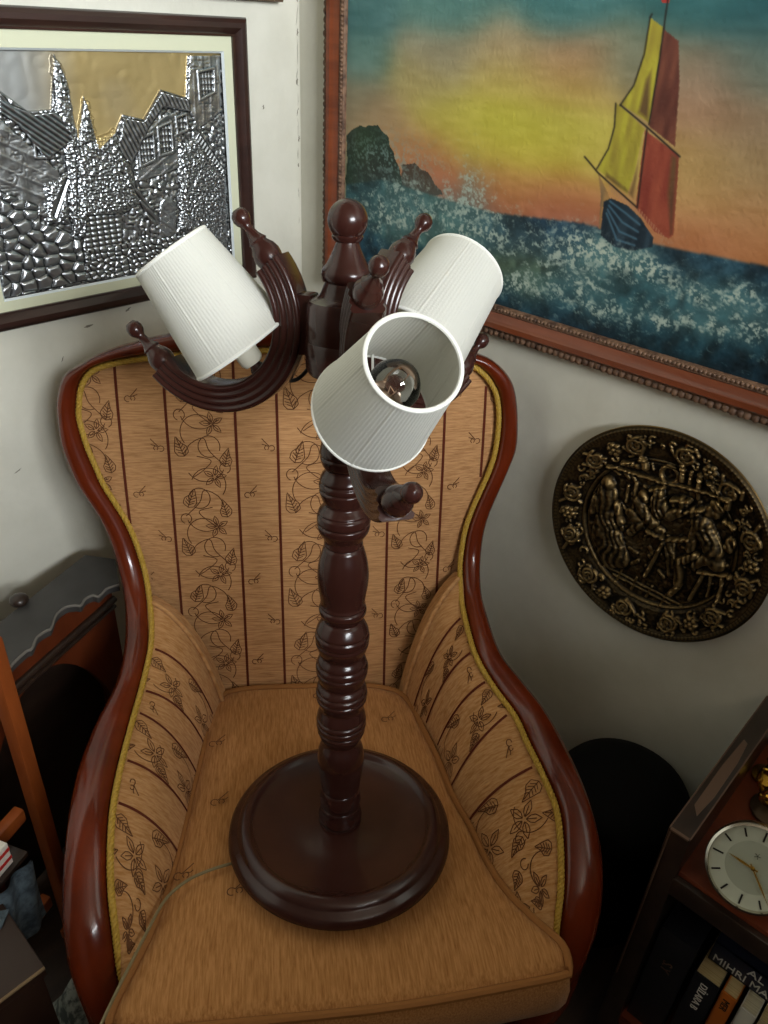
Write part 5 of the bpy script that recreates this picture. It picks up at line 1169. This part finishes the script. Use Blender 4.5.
def clock():
    # dial leans back on its drum case
    r = .0535
    n = Vector(CLK['n']).normalized(); cc = Vector(CLK['c'])
    upv = (Vector((0, 0, 1)) - n * n.z).normalized(); right = upv.cross(n)
    c, s = math.cos(CLK['roll']), math.sin(CLK['roll'])
    up2 = upv * c + right * s; right2 = up2.cross(n)
    ck = empty('alarm_clock', cc - n * .02 - upv * .04, None, 'round metal-cased alarm clock with pale green dial on the bookshelf top', 'clock')
    F = Matrix.Translation(-(cc - n * .02 - upv * .04)) @ basis(right2, up2, n, cc)
    m = MB(); m.lathe([(0, -.036), (r * .70, -.036), (r * .84, -.033), (r * .96, -.024), (r * .98, -.004), (r * .94, -.003)], 64, F)
    body = m.build('case', M['clockbody'], ck, angle=40)
    m = MB(); m.lathe([(r * .955, -.008), (r * 1.02, -.007), (r * 1.04, -.001), (r * 1.02, .005), (r * .965, .006), (r * .94, .001)], 72, F)
    m.build('bezel', M['chrome'], body)
    m = MB()
    m.lathe([(0, .0), (r * .60, .0)], 64, F, 1); m.lathe([(r * .60, .0), (r * .95, .0012)], 64, F, 0)
    for k in range(12):
        a = k * PI / 6; big = k % 3 == 0
        d = Vector((math.sin(a), math.cos(a), 0)); sd = Vector((math.cos(a), -math.sin(a), 0))
        r0_, r1_ = r * (.66 if big else .70), r * .90; w = .0011
        q = [F @ (d * r0_ + sd * w + Vector((0, 0, .0018))), F @ (d * r0_ - sd * w + Vector((0, 0, .0018))), F @ (d * r1_ - sd * w + Vector((0, 0, .0018))), F @ (d * r1_ + sd * w + Vector((0, 0, .0018)))]
        m.add(q, [(0, 1, 2, 3)], 2)
    for k in range(5):
        a = k * 2 * PI / 5
        m.tube([F @ Vector((.0, r * .3, .001)), F @ Vector((.004 * math.cos(a), r * .3 + .004 * math.sin(a), .001))], .0003, 4, 2)
    m.build('dial', [M['dial'], M['dial_in'], M['ink']], body, fixn=False)
    for nm, a, L, w in (('hour_hand', CLK['hr'], r * .58, .0016), ('minute_hand', CLK['mn'], r * .84, .0012)):
        d = Vector((math.sin(a), math.cos(a), 0)); sd = Vector((math.cos(a), -math.sin(a), 0))
        m = MB(); z = Vector((0, 0, .0030))
        q = [-d * .006 + sd * w * .6, -d * .006 - sd * w * .6, d * L * .5 - sd * w, d * L, d * L * .5 + sd * w]
        m.add([F @ (p + z) for p in q] + [F @ (p + z * 1.25) for p in q], [(0, 1, 2, 3, 4), (5, 6, 7, 8, 9), (0, 1, 6, 5), (1, 2, 7, 6), (2, 3, 8, 7), (3, 4, 9, 8), (4, 0, 5, 9)])
        m.build(nm, M['gold'], body, smooth=False)
    m = MB(); m.lathe([(0, .002), (.0026, .002), (.0026, .0045), (0, .005)], 16, F); m.build('hand_pin', M['gold'], body)
    # strut foot reaching down to the shelf behind the dial
    m = MB()
    o = (cc - n * .02 - upv * .04); top = F @ Vector((0, -.010, -.028)); bot = Vector((top.x + .03, top.y + .004, SH['zs'] - o.z + .0065))
    m.tube([top, bot, bot + Vector((.012, 0, -.003))], .0035, 8)
    m.build('stand', M['clockbody'], ck)
CLK = dict(n=(-.83, -.14, .52), c=(.2845, -.4388, .5312), roll=0.0, hr=-1.43, mn=2.41)
clock()

def gilt_ornament():
    zs = SH['zs']
    g = empty('gilt_ornament', (.443, -.422, zs), None, 'ornate gilt scrollwork ornament on the bookshelf behind the alarm clock', 'ornament')
    m = MB(); m.lathe([(0, .0005), (.030, .0005), (.031, .006), (.024, .010), (.012, .014), (.010, .024), (0, .026)], 28)
    m.build('pedestal', M['clockbody'], g)
    m = MB()
    for k in range(7):
        a = 2 * PI * k / 7 + .3
        p = [(0, 0, .02)]
        for q in range(1, 15):
            t = q / 14; rr = .034 * math.sin(t * 2.4); p.append((rr * math.cos(a + t * .9), rr * math.sin(a + t * .9), .02 + .055 * t - .012 * math.sin(t * 6)))
        m.tube(p, lambda t: .0042 - .002 * t, 7)
        m.ball(p[-1], .006, 10)
        m.ball(p[7], .0055, 8)
    m.build('scrollwork', M['gold'], g)
    # taller branch next to the wall
    g2 = empty('gilt_candlestick', (.500, -.3925, zs), None, 'small gilt candlestick on the bookshelf close to the wall', 'candlestick')
    m = MB(); m.lathe([(0, .0005), (.022, .0005), (.022, .005), (.008, .012), (.006, .03), (.010, .036), (.006, .042), (.005, .088), (.009, .094), (.013, .102), (.012, .110), (0, .110)], 24)
    m.build('candlestick_body', M['gold'], g2)
gilt_ornament()

# ------------------------------------------------------------------ black bin between chair and bookshelf
def bin_():
    b = empty('waste_bin', (.455, -.215, 0), None, 'black round lidded bin on the floor between the armchair and the bookshelf', 'bin')
    m = MB(); m.lathe([(0, .001), (.085, .001), (.09, .006), (.108, .30), (.110, .305), (.106, .306), (0, .306)], 56); m.build('bin_body', M['blackvinyl'], b, angle=40)
    m = MB(); m.lathe([(.113, .300), (.1145, .305), (.113, .318), (.104, .334), (.08, .347), (.045, .354), (0, .356)], 56); m.build('bin_lid', M['blackvinyl'], b, angle=40)
bin_()

# ------------------------------------------------------------------ console with scalloped top, left of the chair
def console():
    A, B_, Fr, Fl, Sd = [Vector(p) for p in D['console']]
    z = A.z
    ex = (A - B_); ex.z = 0; ex.normalize(); ey = Vector((-ex.y, ex.x, 0))
    c = empty('console_table', (B_ + Fr) / 2 * 1.0 - Vector((0, 0, z)), Matrix((ex, ey, Vector((0, 0, 1)))).transposed(), 'dark scalloped-edge console table against the left wall behind the armchair', 'table')
    inv = c.matrix_world.inverted()
    loc = lambda p: inv @ Vector(p)
    sc = [loc(p) for p in D['scallop']]
    a, b, s = loc(A), loc(B_), loc(Sd)
    # extend the run to the left beyond the picture
    y_f = sum(p.y for p in sc) / len(sc); yb = a.y
    left = min(p.x for p in sc)
    ext = []
    for k in range(1):
        for dx, dy in ((0, .012), (-.02, .002), (-.05, -.010), (-.08, -.002), (-.10, .010)):
            ext.append(Vector((left - .10 * k + dx - .01, y_f + dy * .7, 0)))
    front = [Vector(p) for p in spline([tuple(p) for p in list(reversed(ext)) + sc], 4)]
    right = max(max(p.x for p in sc), a.x)
    outline = [(p.x, p.y) for p in front] + [(s.x, s.y), (a.x, a.y), (ext[-1].x - .02, yb)]
    m = MB(); m.prism(outline, z - .016, z)
    top = m.build('scalloped_top', M['console_top'], c, angle=30)
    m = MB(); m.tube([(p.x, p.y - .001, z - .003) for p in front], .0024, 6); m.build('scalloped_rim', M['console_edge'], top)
    m = MB(); m.ball(loc(D['knob']) * 1.0 + Vector((0, 0, .008)), .015, 18, 0, (1, 1, .7)); m.build('top_knob', M['shelfwood'], top)
    x0 = ext[-1].x - .0; x1 = right - .02; yf = y_f + .018
    # apron with arched opening
    n = 24; arch = [(x0, 0), (x0, z - .016), (x1, z - .016), (x1, 0), (x1 - .03, 0)]
    for k in range(n + 1):
        t = k / n; xx = x1 - .03 + (x0 + .03 - x1 + .03) * t; arch.append((xx, .22 + (z - .30) * math.sin(PI * t) ** .55))
    arch += [(x0 + .03, 0)]
    m = MB(); Mx = basis(Vector((1, 0, 0)), Vector((0, 0, 1)), Vector((0, -1, 0)), (0, yf + .012, 0)); m.prism(arch, 0, .012, Mx)
    m.build('arched_front', M['console_wood'], c, angle=30)
    m = MB(); m.tube([(x0, yf - .003, z - .062), (x1, yf - .003, z - .062)], .007, 10); m.tube([(x0, yf - .002, z - .078), (x1, yf - .002, z - .078)], .004, 8); m.build('front_moulding', M['shelfwood'], c)
    for xx in (x0 + .008, x1 - .008):
        m = MB(); m.box((xx, (yf + yb) / 2 + .004, z / 2 - .01), (.008, (yb - yf) / 2 - .012, z / 2 - .01), bev=.002); m.build('side_panel', M['console_wood'], c, angle=30)
    m = MB(); m.box(((x0 + x1) / 2, yb - .012, z / 2), ((x1 - x0) / 2 - .012, .004, z / 2 - .02)); m.build('back_panel', M['shelfwood'], c, smooth=False)
console()

# ------------------------------------------------------------------ rack and odds and ends at the left edge
VR = Vector((.7058, -.7084, 0)); VF = Vector((.7084, .7058, 0))
def rack():
    px, py = -.252, .398
    VR = Vector((.914, .406, 0)); VF = Vector((-.406, .914, 0))
    R = Matrix((VR, VF, Vector((0, 0, 1)))).transposed()
    r = empty('wooden_rack', (px, py, 0), R, 'orange-brown ladder-like wooden rack standing at the left edge beside the armchair', 'rack')
    H = .695
    for x in (0, -.23):
        m = MB(); m.box((x, 0, H / 2), (.011, .011, H / 2), bev=.003); m.ball((x, 0, H), .0115, 14, 0, (1, 1, .5)); m.build('post', M['rackwood'], r, angle=35)
        m = MB(); m.box((x, -.006, .012), (.010, .030, .0115), bev=.003); m.build('foot', M['rackwood'], r, angle=35)
    for z in (.412, .20):
        m = MB(); m.box((-.143, -.020, z), (.097, .0085, .012), bev=.003); m.build('rail', M['rackwood'], r, angle=35)
    m = MB(); m.box((-.150, -.052, .413), (.055, .0225, .004), bev=.001); m.build('rack_ledge', M['shelfwood'], r, angle=35)
    def at(x, y, z): return Vector((px, py, 0)) + VR * x + VF * y + Vector((0, 0, z))
    # a printed carton and a folded cloth on the ledge
    p = empty('paper_carton', at(-.134, -.052, .4175), R, 'small red and white printed carton on the wooden rack', 'carton')
    m = MB(); m.box((0, 0, .02), (.020, .016, .02), bev=.001)
    m.box((0, 0, .0285), (.0203, .0163, .003), mi=1); m.box((0, 0, .012), (.0203, .0163, .003), mi=1); m.build('carton_body', [M['white'], M['red']], p, angle=30, fixn=False)
    c = empty('hanging_cloth', at(-.137, -.0815, .347), R, 'blue-grey cloth hanging from the ledge of the wooden rack', 'cloth')
    m = MB()
    for sg in (0, .003):
        m.grid([[(x, -.004 + .004 * math.sin(x * 160 + t * 3) + sg, .068 - .13 * t) for x in np.linspace(-.035, .035, 24)] for t in np.linspace(0, 1, 10)], 0)
    m.build('cloth_sheet', M['bluegrey'], c)
rack()
def chest():
    b = empty('wooden_chest', (-.47, .203, 0), None, 'low dark brown wooden chest with pale top trim on the floor left of the armchair', 'chest')
    m = MB(); m.box((0, 0, .20), (.104, .058, .18), bev=.003); m.build('body', M['boxwood'], b, angle=30)
    m = MB(); m.box((0, 0, .39), (.108, .062, .010), bev=.003)
    m.build('lid', M['boxwood'], b, angle=30)
    m = MB(); m.tube([(-.107, -.0622, .398), (.107, -.0622, .398)], .0022, 8); m.build('trim_strip', M['boxtrim'], b)
    for x in (-.09, .09):
        for y in (-.045, .045):
            m = MB(); m.lathe([(0, 0), (.010, 0), (.012, .01), (.010, .021), (0, .021)], 16, Matrix.Translation((x, y, 0))); m.build('foot', M['boxwood'], b)
    p = empty('folded_paper', (-.412, .236, .4), None, 'pale grey folded paper lying on the dark chest', 'paper')
    m = MB(); m.prism([(-.05, -.018), (.035, -.012), (.052, .004), (.03, .016), (-.05, .018)], .0005, .003); m.prism([(-.05, -.015), (.028, -.010), (.04, .003), (-.05, .014)], .0032, .005)
    m.build('paper_sheet', M['bluegrey'], p, angle=30)
chest()
def cloth():
    c = empty('patterned_cloth', (-.305, .245, 0), None, 'crumpled grey patterned cloth on the floor between the armchair and the dark chest', 'cloth')
    m = MB(); rows = []
    for i in range(26):
        row = []
        for j in range(26):
            x, y = (i / 25 - .5) * .09, (j / 25 - .5) * .16
            e = min(1, 4 * min(i, 25 - i) / 25) * min(1, 4 * min(j, 25 - j) / 25)
            row.append((x, y, .002 + e * (.075 + .018 * math.sin(x * 60 + y * 25) + .012 * math.sin(y * 70 - x * 20))))
        rows.append(row)
    m.grid(rows); m.grid([[(p[0], p[1], .001) for p in (r[0], r[-1])] for r in (rows[0], rows[-1])], flip=True)
    m.build('cloth_sheet', M['greycloth'], c)
cloth()

# ------------------------------------------------------------------ light and camera
def lights():
    x0, x1, z0, z1 = WIN
    ld = bpy.data.lights.new('window_daylight', 'AREA'); ld.shape = 'RECTANGLE'; ld.size = x1 - x0; ld.size_y = z1 - z0
    ld.energy = 245; ld.color = (0.93, 0.97, 1.0)
    o = bpy.data.objects.new('window_daylight', ld); link(o)
    o.matrix_world = Matrix.Translation(((x0 + x1) / 2, YF - .14, (z0 + z1) / 2)) @ Matrix.Rotation(PI / 2, 4, 'X')
    w = bpy.data.worlds.new('overcast_sky'); SC.world = w; w.use_nodes = True
    w.node_tree.nodes['Background'].inputs['Color'].default_value = (.75, .85, 1, 1)
    w.node_tree.nodes['Background'].inputs['Strength'].default_value = 1.0
lights()

def camera():
    c, R = D['cam']
    cd = bpy.data.cameras.new('camera'); cd.sensor_fit = 'VERTICAL'; cd.sensor_height = 24.0
    cd.lens = 780.0 / 1024.0 * 24.0; cd.clip_start = .02
    o = bpy.data.objects.new('camera', cd); link(o)
    o.matrix_world = Matrix.Translation(Vector(c)) @ Matrix(R).to_4x4()
    SC.camera = o
camera()
SC.view_settings.view_transform = 'Standard'; SC.view_settings.look = 'None'
SC.view_settings.exposure = 0.0; SC.view_settings.gamma = 1.0; SC.view_settings.use_curve_mapping = False
